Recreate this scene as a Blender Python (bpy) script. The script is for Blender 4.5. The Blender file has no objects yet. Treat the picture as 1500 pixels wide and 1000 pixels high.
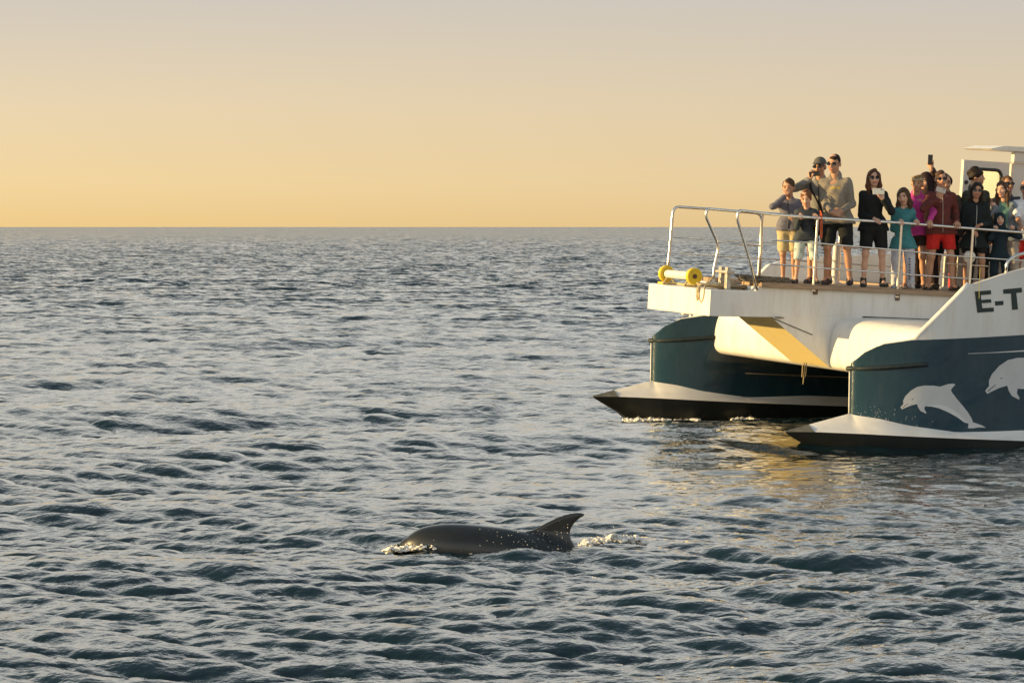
import bpy, bmesh, math, random
import numpy as np
from mathutils import Vector, Matrix
R = math.radians
random.seed(7)
rng = np.random.default_rng(11)
scene = bpy.context.scene
COL = scene.collection

# ------------------------------------------------------------------ camera
cam_data = bpy.data.cameras.new('camera')
cam_data.sensor_width = 36.0
cam_data.lens = 120.0
cam_data.clip_start = 0.5
cam_data.clip_end = 60000.0
cam = bpy.data.objects.new('camera', cam_data)
COL.objects.link(cam)
cam.location = (0, 0, 2.96)
cam.rotation_euler = (R(90) - math.atan(168 / 5000), 0, 0)
scene.camera = cam

# ------------------------------------------------------------------ world, sun, exposure
SUN_EL, SUN_BACK = R(9.5), R(-7.0)        # low sun on the left, a little towards the camera
sun_dir = Vector((-math.cos(SUN_BACK) * math.cos(SUN_EL), math.sin(SUN_BACK) * math.cos(SUN_EL), math.sin(SUN_EL)))
world = bpy.data.worlds.new('World')
scene.world = world
world.use_nodes = True
wn, wl = world.node_tree.nodes, world.node_tree.links
wn.clear()


def node(nt, kind, **kw):
    n = nt.nodes.new(kind)
    for k, v in kw.items():
        setattr(n, k, v)
    return n


def math_node(nt, op, a, b=None, clamp=False):
    n = nt.nodes.new('ShaderNodeMath')
    n.operation = op
    n.use_clamp = clamp
    for i, x in enumerate((a, b)):
        if x is None:
            continue
        if isinstance(x, (int, float)):
            n.inputs[i].default_value = x
        else:
            nt.links.new(x, n.inputs[i])
    return n.outputs[0]


def ramp(nt, fac, stops, interp='LINEAR'):
    n = nt.nodes.new('ShaderNodeValToRGB')
    n.color_ramp.interpolation = interp
    e = n.color_ramp.elements
    while len(e) < len(stops):
        e.new(0.5)
    for el, (p, c) in zip(e, stops):
        el.position = p
        el.color = (c[0], c[1], c[2], 1) if len(c) == 3 else c
    nt.links.new(fac, n.inputs[0])
    return n.outputs[0]


def mix_col(nt, fac, a, b, mode='MIX'):
    n = nt.nodes.new('ShaderNodeMix')
    n.data_type = 'RGBA'
    n.blend_type = mode
    for i, x in ((0, fac), (6, a), (7, b)):
        if isinstance(x, (int, float)):
            n.inputs[i].default_value = x
        elif isinstance(x, tuple):
            n.inputs[i].default_value = (x[0], x[1], x[2], 1)
        else:
            nt.links.new(x, n.inputs[i])
    return n.outputs[2]


nt = world.node_tree
tc = node(nt, 'ShaderNodeTexCoord')
sep = node(nt, 'ShaderNodeSeparateXYZ')
wl.new(tc.outputs['Generated'], sep.inputs[0])
elev = math_node(nt, 'MAXIMUM', sep.outputs[2], 0.0)
elev_deg = math_node(nt, 'MULTIPLY', math_node(nt, 'ARCSINE', elev), 57.2958)
# warm dusk band above the sea, greyer towards the right (away from the sun), cool blue grey overhead
f_low = math_node(nt, 'DIVIDE', elev_deg, 40.0, clamp=True)
warm = ramp(nt, f_low, [(0.0, (0.80, 0.555, 0.235)), (0.018, (0.83, 0.62, 0.315)), (0.05, (0.76, 0.615, 0.40)),
                        (0.095, (0.60, 0.545, 0.47)), (0.23, (1.06, 1.01, 0.89)), (0.50, (1.18, 1.19, 1.13)), (1.0, (0.31, 0.41, 0.47))])
cool = ramp(nt, f_low, [(0.0, (0.67, 0.48, 0.25)), (0.018, (0.69, 0.53, 0.315)), (0.05, (0.645, 0.53, 0.37)),
                        (0.095, (0.55, 0.51, 0.455)), (0.23, (0.96, 0.95, 0.89)), (0.50, (1.07, 1.12, 1.11)), (1.0, (0.30, 0.40, 0.46))])
az = math_node(nt, 'MULTIPLY_ADD', sep.outputs[0], 2.6)
az.node.inputs[2].default_value = 0.42
az.node.use_clamp = True
band = mix_col(nt, az, warm, cool)
sky = node(nt, 'ShaderNodeTexSky', sky_type='NISHITA')
sky.sun_disc = False
sky.sun_elevation = SUN_EL
sky.sun_rotation = math.atan2(sun_dir.x, sun_dir.y)
sky.dust_density = 2.0
sky_scaled = mix_col(nt, 1.0, sky.outputs[0], (0.10, 0.10, 0.10), 'MULTIPLY')
f_up = math_node(nt, 'DIVIDE', math_node(nt, 'SUBTRACT', elev_deg, 12.0), 30.0, clamp=True)
f_up = math_node(nt, 'MULTIPLY', f_up, 0.5)
full = mix_col(nt, f_up, band, sky_scaled)
bg = node(nt, 'ShaderNodeBackground')
bg.inputs[1].default_value = 0.71
wl.new(full, bg.inputs[0])
wo = node(nt, 'ShaderNodeOutputWorld')
wl.new(bg.outputs[0], wo.inputs[0])

sun_data = bpy.data.lights.new('sun', 'SUN')
sun_data.energy = 5.0
sun_data.angle = R(0.6)
sun_data.color = (1.0, 0.69, 0.28)
sun = bpy.data.objects.new('sun', sun_data)
COL.objects.link(sun)
sun.rotation_euler = (-sun_dir).to_track_quat('-Z', 'Y').to_euler()
sun.location = (-20, 20, 15)

vs = scene.view_settings
vs.view_transform = 'Standard'
vs.look = 'None'
vs.exposure = 0.62
vs.gamma = 1.0
vs.use_curve_mapping = False
scene.cycles.max_bounces = 8
scene.cycles.use_denoising = True


# ------------------------------------------------------------------ materials
MATS = {}


def mat(name, color, rough=0.6, metallic=0.0, vary=0.0, scale=8.0, bump=0.0, bscale=40.0, spec=0.5, coat=0.0,
        dirt=None, dirt_scale=3.0, dirt_amt=0.0, stretch=None):
    if name in MATS:
        return MATS[name]
    m = bpy.data.materials.new(name)
    m.use_nodes = True
    t = m.node_tree
    p = t.nodes['Principled BSDF']
    p.inputs['Roughness'].default_value = rough
    p.inputs['Metallic'].default_value = metallic
    p.inputs['Specular IOR Level'].default_value = spec
    p.inputs['Coat Weight'].default_value = coat
    col = None
    c = node(t, 'ShaderNodeTexCoord')
    co = c.outputs['Object']
    if stretch:
        mp = node(t, 'ShaderNodeMapping')
        mp.inputs['Scale'].default_value = stretch
        t.links.new(co, mp.inputs[0])
        co = mp.outputs[0]
    if vary:
        n = node(t, 'ShaderNodeTexNoise')
        n.inputs['Scale'].default_value = scale
        n.inputs['Detail'].default_value = 5
        t.links.new(co, n.inputs['Vector'])
        lo = tuple(x * (1 - vary) for x in color)
        hi = tuple(min(1, x * (1 + vary)) for x in color)
        col = ramp(t, n.outputs[0], [(0.3, lo), (0.7, hi)])
    if dirt:
        n = node(t, 'ShaderNodeTexNoise')
        n.inputs['Scale'].default_value = dirt_scale
        n.inputs['Detail'].default_value = 8
        n.inputs['Roughness'].default_value = 0.7
        t.links.new(co, n.inputs['Vector'])
        f = ramp(t, n.outputs[0], [(0.48, (0, 0, 0)), (0.72, (dirt_amt,) * 3)])
        col = mix_col(t, f, col if col else tuple(color), dirt)
    if col:
        t.links.new(col, p.inputs['Base Color'])
    else:
        p.inputs['Base Color'].default_value = (*color, 1)
    if bump:
        n = node(t, 'ShaderNodeTexNoise')
        n.inputs['Scale'].default_value = bscale
        n.inputs['Detail'].default_value = 4
        t.links.new(co, n.inputs['Vector'])
        b = node(t, 'ShaderNodeBump')
        b.inputs['Strength'].default_value = min(1.0, bump)
        b.inputs['Distance'].default_value = 0.01
        t.links.new(n.outputs[0], b.inputs['Height'])
        t.links.new(b.outputs[0], p.inputs['Normal'])
    MATS[name] = m
    return m


# ------------------------------------------------------------------ mesh helpers
def link(name, verts, faces, material, parent=None, smooth=False, mats=None, midx=None):
    me = bpy.data.meshes.new(name)
    if isinstance(verts, np.ndarray) and isinstance(faces, np.ndarray):
        nf, k = faces.shape
        me.vertices.add(len(verts))
        me.vertices.foreach_set('co', verts.astype(np.float32).ravel())
        me.loops.add(nf * k)
        me.loops.foreach_set('vertex_index', faces.astype(np.int32).ravel())
        me.polygons.add(nf)
        me.polygons.foreach_set('loop_start', np.arange(0, nf * k, k, dtype=np.int32))
        me.polygons.foreach_set('loop_total', np.full(nf, k, dtype=np.int32))
        me.update(calc_edges=True)
    else:
        me.from_pydata([tuple(v) for v in verts], [], [tuple(f) for f in faces])
    for m in (mats or [material]):
        me.materials.append(m)
    if midx is not None:
        me.polygons.foreach_set('material_index', np.asarray(midx, dtype=np.int32))
    if smooth:
        me.polygons.foreach_set('use_smooth', np.ones(len(me.polygons), dtype=bool))
    me.update()
    o = bpy.data.objects.new(name, me)
    COL.objects.link(o)
    if parent:
        o.parent = parent
    return o


class MB:
    """collects simple shapes for one mesh"""
    def __init__(self):
        self.v, self.f = [], []

    def add(self, vs, fs):
        n = len(self.v)
        self.v += [tuple(x) for x in vs]
        self.f += [tuple(i + n for i in f) for f in fs]
        return self

    def box(self, x0, x1, y0, y1, z0, z1):
        vs = [(x, y, z) for x in (x0, x1) for y in (y0, y1) for z in (z0, z1)]
        return self.add(vs, [(0, 1, 3, 2), (4, 6, 7, 5), (0, 4, 5, 1), (2, 3, 7, 6), (0, 2, 6, 4), (1, 5, 7, 3)])

    def prism(self, poly, axis, a, b):
        """poly: 2D outline extruded along axis ('x','y','z') from a to b"""
        def p(q, w):
            return {'y': (q[0], w, q[1]), 'x': (w, q[0], q[1]), 'z': (q[0], q[1], w)}[axis]
        n = len(poly)
        vs = [p(q, a) for q in poly] + [p(q, b) for q in poly]
        fs = [tuple(range(n)), tuple(range(2 * n - 1, n - 1, -1))]
        fs += [(i, i + n, (i + 1) % n + n, (i + 1) % n) for i in range(n)]
        return self.add(vs, fs)

    def tube(self, pts, r, seg=10, closed=False, r2=None):
        pts = [Vector(p) for p in pts]
        n = len(pts)
        rings = []
        up = Vector((0.13, 0.31, 0.94)).normalized()
        prev = None
        for i, p in enumerate(pts):
            if closed:
                d = (pts[(i + 1) % n] - pts[i - 1]).normalized()
            else:
                d = (pts[min(i + 1, n - 1)] - pts[max(i - 1, 0)]).normalized()
            s = (prev if prev is not None else up)
            s = s - d * s.dot(d)
            if s.length < 1e-4:
                s = d.orthogonal()
            s.normalize()
            prev = s
            t = d.cross(s)
            rr = r if r2 is None else r + (r2 - r) * i / max(1, n - 1)
            rings.append([p + (s * math.cos(a) + t * math.sin(a)) * rr for a in [2 * math.pi * k / seg for k in range(seg)]])
        vs = [q for ring in rings for q in ring]
        fs = []
        m = n if closed else n - 1
        for i in range(m):
            j = (i + 1) % n
            for k in range(seg):
                fs.append((i * seg + k, i * seg + (k + 1) % seg, j * seg + (k + 1) % seg, j * seg + k))
        if not closed:
            fs.append(tuple(range(seg - 1, -1, -1)))
            fs.append(tuple(range((n - 1) * seg, n * seg)))
        return self.add(vs, fs)

    def grid(self, P):
        """P: rows of points (equal length)"""
        h, w = len(P), len(P[0])
        vs = [q for row in P for q in row]
        fs = [(i * w + j, i * w + j + 1, (i + 1) * w + j + 1, (i + 1) * w + j) for i in range(h - 1) for j in range(w - 1)]
        return self.add(vs, fs)

    def lathe(self, prof, c, axis='z', seg=24):
        """prof: (radius, height) pairs around an axis through c"""
        vs = []
        for r_, h in prof:
            for k in range(seg):
                a = 2 * math.pi * k / seg
                q = (r_ * math.cos(a), r_ * math.sin(a), h)
                if axis == 'y':
                    q = (q[0], q[2], q[1])
                elif axis == 'x':
                    q = (q[2], q[0], q[1])
                vs.append((c[0] + q[0], c[1] + q[1], c[2] + q[2]))
        fs = [(i * seg + k, i * seg + (k + 1) % seg, (i + 1) * seg + (k + 1) % seg, (i + 1) * seg + k)
              for i in range(len(prof) - 1) for k in range(seg)]
        return self.add(vs, fs)

    def build(self, name, material, parent=None, smooth=False, bevel=0.0, merge=False, auto=None):
        o = link(name, self.v, self.f, material, parent, smooth)
        bm = bmesh.new()
        bm.from_mesh(o.data)
        if merge:
            bmesh.ops.remove_doubles(bm, verts=bm.verts, dist=1e-5)
        if bevel:
            ed = [e for e in bm.edges if len(e.link_faces) == 2 and e.calc_face_angle(0) > 0.5]
            bmesh.ops.bevel(bm, geom=ed, offset=bevel, segments=2, affect='EDGES', profile=0.6)
        bmesh.ops.recalc_face_normals(bm, faces=bm.faces)
        bm.to_mesh(o.data)
        bm.free()
        if smooth:
            o.data.polygons.foreach_set('use_smooth', np.ones(len(o.data.polygons), dtype=bool))
            if auto:
                o.data.set_sharp_from_angle(angle=R(auto))
        return o


def empty(name, loc=(0, 0, 0), rot=(0, 0, 0)):
    o = bpy.data.objects.new(name, None)
    COL.objects.link(o)
    o.location = loc
    o.rotation_euler = rot
    return o


def tag(o, label=None, cat=None, group=None, kind=None):
    for k, v in (('label', label), ('category', cat), ('group', group), ('kind', kind)):
        if v:
            o[k] = v
    return o


def smooth_path(pts, n=6):
    """Catmull-Rom through points"""
    P = [np.array(p, float) for p in pts]
    P = [2 * P[0] - P[1]] + P + [2 * P[-1] - P[-2]]
    out = []
    for i in range(1, len(P) - 2):
        for k in range(n):
            t = k / n
            out.append(0.5 * (2 * P[i] + (P[i + 1] - P[i - 1]) * t + (2 * P[i - 1] - 5 * P[i] + 4 * P[i + 1] - P[i + 2]) * t * t
                              + (3 * P[i] - P[i - 1] - 3 * P[i + 1] + P[i + 2]) * t ** 3))
    out.append(P[-2])
    return [tuple(q) for q in out]


def round_corners(pts, r=0.06, n=5):
    P = [Vector(p) for p in pts]
    out = [P[0]]
    for i in range(1, len(P) - 1):
        a, b, c = P[i - 1], P[i], P[i + 1]
        d1, d2 = (a - b), (c - b)
        q = min(r, d1.length * 0.45, d2.length * 0.45)
        s, e = b + d1.normalized() * q, b + d2.normalized() * q
        for k in range(n + 1):
            t = k / n
            out.append(s * (1 - t) ** 2 + b * 2 * t * (1 - t) + e * t * t)
    out.append(P[-1])
    return out


# ------------------------------------------------------------------ the sea
def wave_tile(L, N, lam_min, lam_max, slope_rms, power, wind, spread, seed):
    g = np.random.default_rng(seed)
    k1 = 2 * np.pi * np.fft.fftfreq(N, L / N)
    kx, ky = np.meshgrid(k1, k1, indexing='ij')
    k = np.hypot(kx, ky)
    k[0, 0] = 1e9
    amp = k ** (-power / 2)
    kl, kh = 2 * np.pi / lam_max, 2 * np.pi / lam_min
    amp *= 1 / (1 + np.exp(-(np.log(k / kl)) * 9)) / (1 + np.exp((np.log(k / kh)) * 9))
    cosd = (kx * wind[0] + ky * wind[1]) / k
    amp *= (1 - spread) * np.abs(cosd) ** 2.2 + spread
    amp[0, 0] = 0
    ph = np.fft.fft2(g.standard_normal((N, N)))
    F = ph * amp
    h = np.fft.ifft2(F).real
    sx = np.fft.ifft2(1j * kx * F).real
    sy = np.fft.ifft2(1j * ky * F).real
    s = slope_rms / math.sqrt((sx ** 2 + sy ** 2).mean())
    dx = np.fft.ifft2(1j * kx / k * F).real * s
    dy = np.fft.ifft2(1j * ky / k * F).real * s
    return [np.ascontiguousarray(q) for q in (h * s, dx, dy)]


def sample(tile, L, x, y):
    N = tile.shape[0]
    fx = (x / L * N) % N
    fy = (y / L * N) % N
    i, j = np.floor(fx).astype(np.int64), np.floor(fy).astype(np.int64)
    a, b = fx - i, fy - j
    i %= N
    j %= N
    i2, j2 = (i + 1) % N, (j + 1) % N
    return tile[i, j] * (1 - a) * (1 - b) + tile[i2, j] * a * (1 - b) + tile[i, j2] * (1 - a) * b + tile[i2, j2] * a * b


wd = np.array([math.cos(R(-68)), math.sin(R(-68))])
wd3 = np.array([math.cos(R(-86)), math.sin(R(-86))])
wd2 = np.array([math.cos(R(-110)), math.sin(R(-110))])
BANDS = [  # tile size, tile, fade start, fade end
    (173.0, wave_tile(173.0, 768, 1.6, 12.0, 0.056, 4.0, wd, 0.10, 1), 900.0, 3000.0),
    (41.0, wave_tile(41.0, 1024, 0.30, 1.35, 0.205, 3.3, wd2, 0.10, 2), 420.0, 800.0),
    (10.3, wave_tile(10.3, 512, 0.09, 0.36, 0.190, 3.1, wd3, 0.12, 3), 80.0, 180.0),
]
CHOP = (1.2, 1.6, 1.3)


def lee(x, y):
    """calmer water in the lee of the boat"""
    return np.exp(-((x - 3.9) / 3.2) ** 2 - ((y - 41) / 8.0) ** 2)


def sea_disp(x, y):
    z = np.zeros_like(x)
    ox, oy = np.zeros_like(x), np.zeros_like(x)
    d = np.hypot(x, y)
    for (L, t, f0, f1), ch in zip(BANDS, CHOP):
        w = np.clip((f1 - d) / (f1 - f0), 0, 1)
        if L < 100:   # calmer water in the lee of the boat
            w = w * (1 - .66 * lee(x, y))
        z += w * sample(t[0], L, x, y)
        ox -= w * ch * sample(t[1], L, x, y)
        oy -= w * ch * sample(t[2], L, x, y)
    return ox, oy, z


def sea_height(x, y):
    """height of the displaced surface near (x, y)"""
    x, y = np.atleast_1d(np.asarray(x, float)), np.atleast_1d(np.asarray(y, float))
    px, py = x.copy(), y.copy()
    for _ in range(4):
        ox, oy, z = sea_disp(px, py)
        px, py = x - ox, y - oy
    return sea_disp(px, py)[2]


def build_sea():
    ys = [13.0]
    while ys[-1] < 26000:
        y = ys[-1]
        ys.append(y + (max(0.045, y * y / 18000) if y < 60 else 0.07 + 0.0022 * y) if y < 420 else y + min(0.06 * y, 0.0024 * y * (y / 420) ** 1.3))
    ys = np.array(ys)
    tin = np.linspace(-0.19, 0.19, 450)
    tout = 0.19 * (1 + (np.linspace(0, 1, 34)[1:]) ** 1.8 * 14)
    ts = np.concatenate([-tout[::-1], tin, tout])
    Y, T = np.meshgrid(ys, ts, indexing='ij')
    X = T * Y
    ox, oy, z = sea_disp(X.ravel(), Y.ravel())
    V = np.stack([X.ravel() + ox, Y.ravel() + oy, z], 1)
    h, w = Y.shape
    idx = np.arange(h * w).reshape(h, w)
    Fq = np.stack([idx[:-1, :-1], idx[:-1, 1:], idx[1:, 1:], idx[1:, :-1]], -1).reshape(-1, 4)
    m = bpy.data.materials.new('sea water')
    m.use_nodes = True
    t = m.node_tree
    p = t.nodes['Principled BSDF']
    p.inputs['Base Color'].default_value = (0.001, 0.011, 0.015, 1)
    p.inputs['Roughness'].default_value = 0.06
    p.inputs['IOR'].default_value = 1.56
    geo = node(t, 'ShaderNodeNewGeometry')
    n = node(t, 'ShaderNodeTexNoise')
    n.inputs['Scale'].default_value = 8.0
    n.inputs['Detail'].default_value = 3
    t.links.new(geo.outputs['Position'], n.inputs['Vector'])
    b = node(t, 'ShaderNodeBump')
    b.inputs['Strength'].default_value = 1.0
    b.inputs['Distance'].default_value = 0.024
    t.links.new(n.outputs[0], b.inputs['Height'])
    calm = node(t, 'ShaderNodeAttribute', attribute_name='ripple')
    t.links.new(calm.outputs['Fac'], b.inputs['Strength'])
    # ripples the sheet is too coarse to carry far out: slopes straight from noise
    far = node(t, 'ShaderNodeAttribute', attribute_name='coarse')
    acc = b.outputs[0]
    for sc_, amp, bias in ((1.1, 1.6, 0.09), (3.6, 1.7, 0.09)):
        mp = node(t, 'ShaderNodeMapping')
        mp.inputs['Scale'].default_value = (0.55 * sc_, sc_, sc_)
        t.links.new(geo.outputs['Position'], mp.inputs[0])
        n = node(t, 'ShaderNodeTexNoise')
        n.inputs['Scale'].default_value = 1.0
        n.inputs['Detail'].default_value = 4
        n.inputs['Roughness'].default_value = 0.6
        t.links.new(mp.outputs[0], n.inputs['Vector'])
        v1 = node(t, 'ShaderNodeVectorMath', operation='SUBTRACT')
        t.links.new(n.outputs['Color'], v1.inputs[0])
        v1.inputs[1].default_value = (0.5, 0.5 + bias / amp, 0.5)
        v2 = node(t, 'ShaderNodeVectorMath', operation='MULTIPLY')
        t.links.new(v1.outputs[0], v2.inputs[0])
        v2.inputs[1].default_value = (amp, amp, 0)
        v3 = node(t, 'ShaderNodeVectorMath', operation='SCALE')
        t.links.new(v2.outputs[0], v3.inputs[0])
        t.links.new(far.outputs['Fac'], v3.inputs['Scale'])
        v4 = node(t, 'ShaderNodeVectorMath', operation='ADD')
        t.links.new(acc, v4.inputs[0])
        t.links.new(v3.outputs[0], v4.inputs[1])
        acc = v4.outputs[0]
    vn = node(t, 'ShaderNodeVectorMath', operation='NORMALIZE')
    t.links.new(acc, vn.inputs[0])
    t.links.new(vn.outputs[0], p.inputs['Normal'])
    o = link('sea', V, Fq, m, smooth=True)
    at = o.data.attributes.new('ripple', 'FLOAT', 'POINT')
    at.data.foreach_set('value', (1 - .80 * lee(X, Y)).ravel().astype(np.float32))
    at = o.data.attributes.new('coarse', 'FLOAT', 'POINT')
    at.data.foreach_set('value', np.clip((np.hypot(X, Y).ravel() - 38) / 130, 0, 1).astype(np.float32))
    tag(o, 'dark teal choppy open sea reaching the horizon', 'sea', kind='structure')
    return o


build_sea()

# ------------------------------------------------------------------ boat frame (x aft, y to starboard, z up)
BOAT_LOC = (4.614, 46.8, 0.0)
BOAT_M = Matrix.Translation(BOAT_LOC) @ Matrix.Rotation(R(22.5), 4, 'Z') @ Matrix.Rotation(R(2.9), 4, 'Y') @ Matrix.Rotation(R(1.6), 4, 'X')
boat = empty('catamaran')
boat.matrix_world = BOAT_M
tag(boat, 'white and dark teal catamaran with dolphins painted on its hull', 'boat')

M_GREEN = mat('teal hull paint', (0.008, 0.039, 0.060), 0.22, vary=0.18, scale=1.6, coat=0.5, dirt=(0.06, 0.09, 0.115), dirt_scale=5, dirt_amt=0.28, stretch=(1.2, 1, 0.4))
M_WHITE = mat('white hull paint', (0.78, 0.77, 0.75), 0.32, vary=0.05, scale=1.2, coat=0.2, dirt=(0.50, 0.43, 0.32), dirt_scale=3.2, dirt_amt=0.42, stretch=(2.2, 2.2, 0.35))
M_LEDGE = mat('white spray ledge paint', (0.80, 0.78, 0.75), 0.42, vary=0.06, scale=3, dirt=(0.50, 0.44, 0.34), dirt_scale=3.5, dirt_amt=0.35, stretch=(0.7, 1, 2))
M_BLACK = mat('black antifouling', (0.010, 0.012, 0.011), 0.45, vary=0.4, scale=4)
M_TIP = mat('worn grey bow tip', (0.13, 0.125, 0.10), 0.6, vary=0.25, scale=9)
M_RUB = mat('dark rubber', (0.012, 0.022, 0.025), 0.55, vary=0.3, scale=12, bump=0.3)
M_STEEL = mat('stainless steel', (0.72, 0.70, 0.66), 0.22, metallic=1.0, vary=0.12, scale=14)
M_TEAK = mat('weathered teak', (0.36, 0.25, 0.16), 0.75, vary=0.35, scale=14, bump=0.4, bscale=60, stretch=(0.3, 4, 4))
M_CREAM = mat('white painted steel', (0.74, 0.71, 0.64), 0.4, vary=0.08, scale=6)
M_DECAL = mat('pale grey dolphin paint', (0.60, 0.61, 0.62), 0.5, vary=0.06, scale=5)
M_DECAL2 = mat('pale belly paint', (0.74, 0.75, 0.75), 0.5)
M_LETTER = mat('dark green lettering', (0.012, 0.030, 0.030), 0.4)
M_DARK = mat('black trim', (0.012, 0.012, 0.012), 0.45)


def hull_b(u):
    t = np.clip(np.asarray(u, float) / 2.2, 0, 1)
    return 0.015 + 0.705 * (1 - (1 - t) ** 2.2) ** 0.7


def z_up(u):
    return np.interp(u, [0, .3, .67, 1.35, 2.35, 5], [.385, .36, .29, .227, .29, .3])


def z_top(u):
    return np.interp(u, [-.06, .03, .12, .30, .65, 1.4, 2.25, 5, 13], [1.02, 1.13, 1.25, 1.38, 1.46, 1.53, 1.61, 1.75, 1.9])


def hull_v(u, z):
    a, b = z_up(u), z_top(u)
    t = np.clip((z - a) / (b - a), 0, 1)
    return hull_b(u) * (0.92 + 0.08 * t)


def chine_v(u):
    return np.interp(u, [-.97, -.62, -.3, 0, .35, .7, 1.35, 2.35, 13], [.012, .19, .33, .45, .57, .66, .78, .84, .84])


def wall_top(u):
    return np.interp(u, [0.66, 1.37, 1.9, 2.2, 3.5, 6, 13], [1.445, 2.25, 2.44, 2.525, 2.80, 2.95, 2.95])


UH = np.concatenate([np.linspace(0, .25, 9), np.linspace(.32, 2.4, 22), np.linspace(2.8, 13, 16)])


def build_hull(vc, outer):
    """one hull of the catamaran centred on y = vc; outer = -1 port, +1 starboard"""
    top = MB()
    rows = []
    for u in UH:
        zs = np.linspace(z_up(u) - 0.01, z_top(u), 9)
        rake = lambda z: u - 0.05 * (z - 0.4) * max(0, 1 - u / 0.5)
        left = [(rake(z), vc - float(hull_v(u, z)), z) for z in zs]
        zr_ = np.linspace(zs[0], min(zs[-1], np.interp(u, [0, 1.2, 1.5], [1.0, 1.1, 3])), 9)
        right = [(rake(z), vc + float(hull_v(u, z)), z) for z in zr_[::-1]]
        bw = float(hull_v(u, zs[-1]))
        zr_ = np.linspace(zs[0], min(zs[-1], np.interp(u, [0, 1.2, 1.5], [1.0, 1.1, 3])), 9)
        crown = [(rake(zs[-1]), vc + t, zs[-1] - d) for t, d in ((-bw + min(.03, bw * .4), .0), (-bw + min(.031, bw * .45), .10), (-bw * .3, zs[-1] - zr_[-1] + .06), (bw * .5, zs[-1] - zr_[-1] + .03))]
        rows.append(left + crown + right)
    top.grid(rows)
    w = len(rows[0])
    top.f.append(tuple(range(w)))
    top.f.append(tuple(range((len(rows) - 1) * w, len(rows) * w)))
    hull = top.build('hull', M_GREEN, boat, smooth=True, auto=40)
    # pale spray ledge: ram bow and flare above the chine
    led = MB()
    rows = []
    for u in np.concatenate([np.linspace(-.62, 0, 8), UH[1:]]):
        if u <= 0:
            zr = np.interp(u, [-.97, 0], [.135, .40])
            vi = 0.004
        else:
            zr = float(z_up(u)) + 0.01
            vi = float(hull_v(u, z_up(u))) - 0.01
        cv = float(chine_v(u))
        zc = np.interp(u, [-.97, -.6, 0, 13], [.122, .145, .155, .155])
        rows.append([(u, vc - cv, zc), (u, vc - (cv * .45 + vi * .55), zc * .52 + zr * .48 - .012), (u, vc - vi, zr),
                     (u, vc + vi, zr), (u, vc + (cv * .45 + vi * .55), zc * .52 + zr * .48 - .012), (u, vc + cv, zc)])
    led.grid(rows)
    led.build('spray_ledge', M_LEDGE, hull, smooth=True, auto=35)
    tip = MB()
    rows = []
    for u in (-.975, -.9, -.8, -.7, -.622):
        zr = np.interp(u, [-.97, 0], [.135, .40])
        cv = float(chine_v(u))
        zc = np.interp(u, [-.97, -.6], [.122, .145])
        rows.append([(u, vc - cv - .003, zc), (u, vc, zr + .003), (u, vc + cv + .003, zc), (u, vc, zc - .015 - .08 * (u + .975))])
    for r_ in rows:
        r_.append(r_[0])
    tip.grid(rows)
    tip.f.append((0, 1, 2, 3))
    tip.build('bow_tip', M_TIP, hull, merge=True)
    bot = MB()
    rows = []
    for u in np.concatenate([np.linspace(-.95, 0, 8), UH[1:]]):
        cv = float(chine_v(u))
        zc = np.interp(u, [-.97, -.6, 0, 13], [.122, .145, .155, .155]) - 0.002
        zk = np.interp(u, [-.97, -.5, 0, 1, 13], [.105, -.12, -.5, -.75, -.75])
        q = np.interp(u, [-.97, 0, 2], [.75, .85, .93])
        rows.append([(u, vc - cv, zc), (u + .0, vc - cv * q, zc * .5 + zk * .5), (u, vc - cv * .35, zk), (u, vc + cv * .35, zk),
                     (u, vc + cv * q, zc * .5 + zk * .5), (u, vc + cv, zc)])
    bot.grid(rows)
    bot.build('keel', M_BLACK, hull, smooth=True, auto=35)
    # rub rail round the bow
    us = np.concatenate([np.linspace(.86, .05, 14), [0.0]])
    side = lambda s: [(u, vc + s * (float(hull_v(u, 1.08)) + .012), 1.02 + .14 * u) for u in us]
    path = side(-1) + [(-.075, vc, 1.018)] + side(1)[::-1]
    rr = MB().tube(path, 0.034, 8)
    rr.build('rub_rail', M_RUB, hull, smooth=True)
    MB().tube([(-.012 - .05 * (z - .4), vc, z) for z in np.linspace(.40, .99, 6)], .010, 8).build('stem_highlight', M_CREAM, hull, smooth=True)  # added pale tube, the stem's sunlit highlight put into its colour
    MB().tube([(u, vc - float(hull_v(u, 9)) + .012, float(z_top(u)) + .004) for u in np.linspace(.12, .74, 14)], .011, 6).build('sheer_trim', M_CREAM, hull, smooth=True)
    # topside wall with raked front edge on the outer side
    wl_ = MB()
    uw = np.concatenate([np.linspace(.66, 1.37, 9), np.linspace(1.5, 2.4, 6), np.linspace(3, 13, 8)])
    outs, ins = [], []
    for u in uw:
        b = float(hull_b(u)) - .004
        z0, z1 = float(z_top(u)) - .02 if u > .7 else 1.44, float(wall_top(u)) if outer < 0 else float(np.interp(u, [.66, 1.5, 1.95, 2.25, 3.3, 5, 13], [1.445, 1.62, 2.0, 2.3, 2.47, 2.6, 2.7]))
        outs.append([(u, vc + outer * b, z0 + (z1 - z0) * t) for t in np.linspace(0, 1, 4)])
        ins.append([(u + .02, vc + outer * (b - .075), z0 + (z1 - z0) * t + .004) for t in np.linspace(0, 1, 4)])
    wl_.grid(outs)
    wl_.grid(ins)
    wl_.grid([[o_[-1] for o_ in outs], [i_[-1] for i_ in ins]])
    wl_.grid([outs[0], ins[0]])
    wall = wl_.build('topside_wall', M_WHITE, boat, merge=True)
    # raised lip along the raked edge, inside return panel
    lip = MB().tube([(o_[-1][0] + .012, o_[-1][1] - outer * .04, o_[-1][2] + .012) for o_ in outs[:9]], .046, 8)
    lip.build('edge_moulding', M_WHITE, wall, smooth=True)
    lin = MB()
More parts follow.
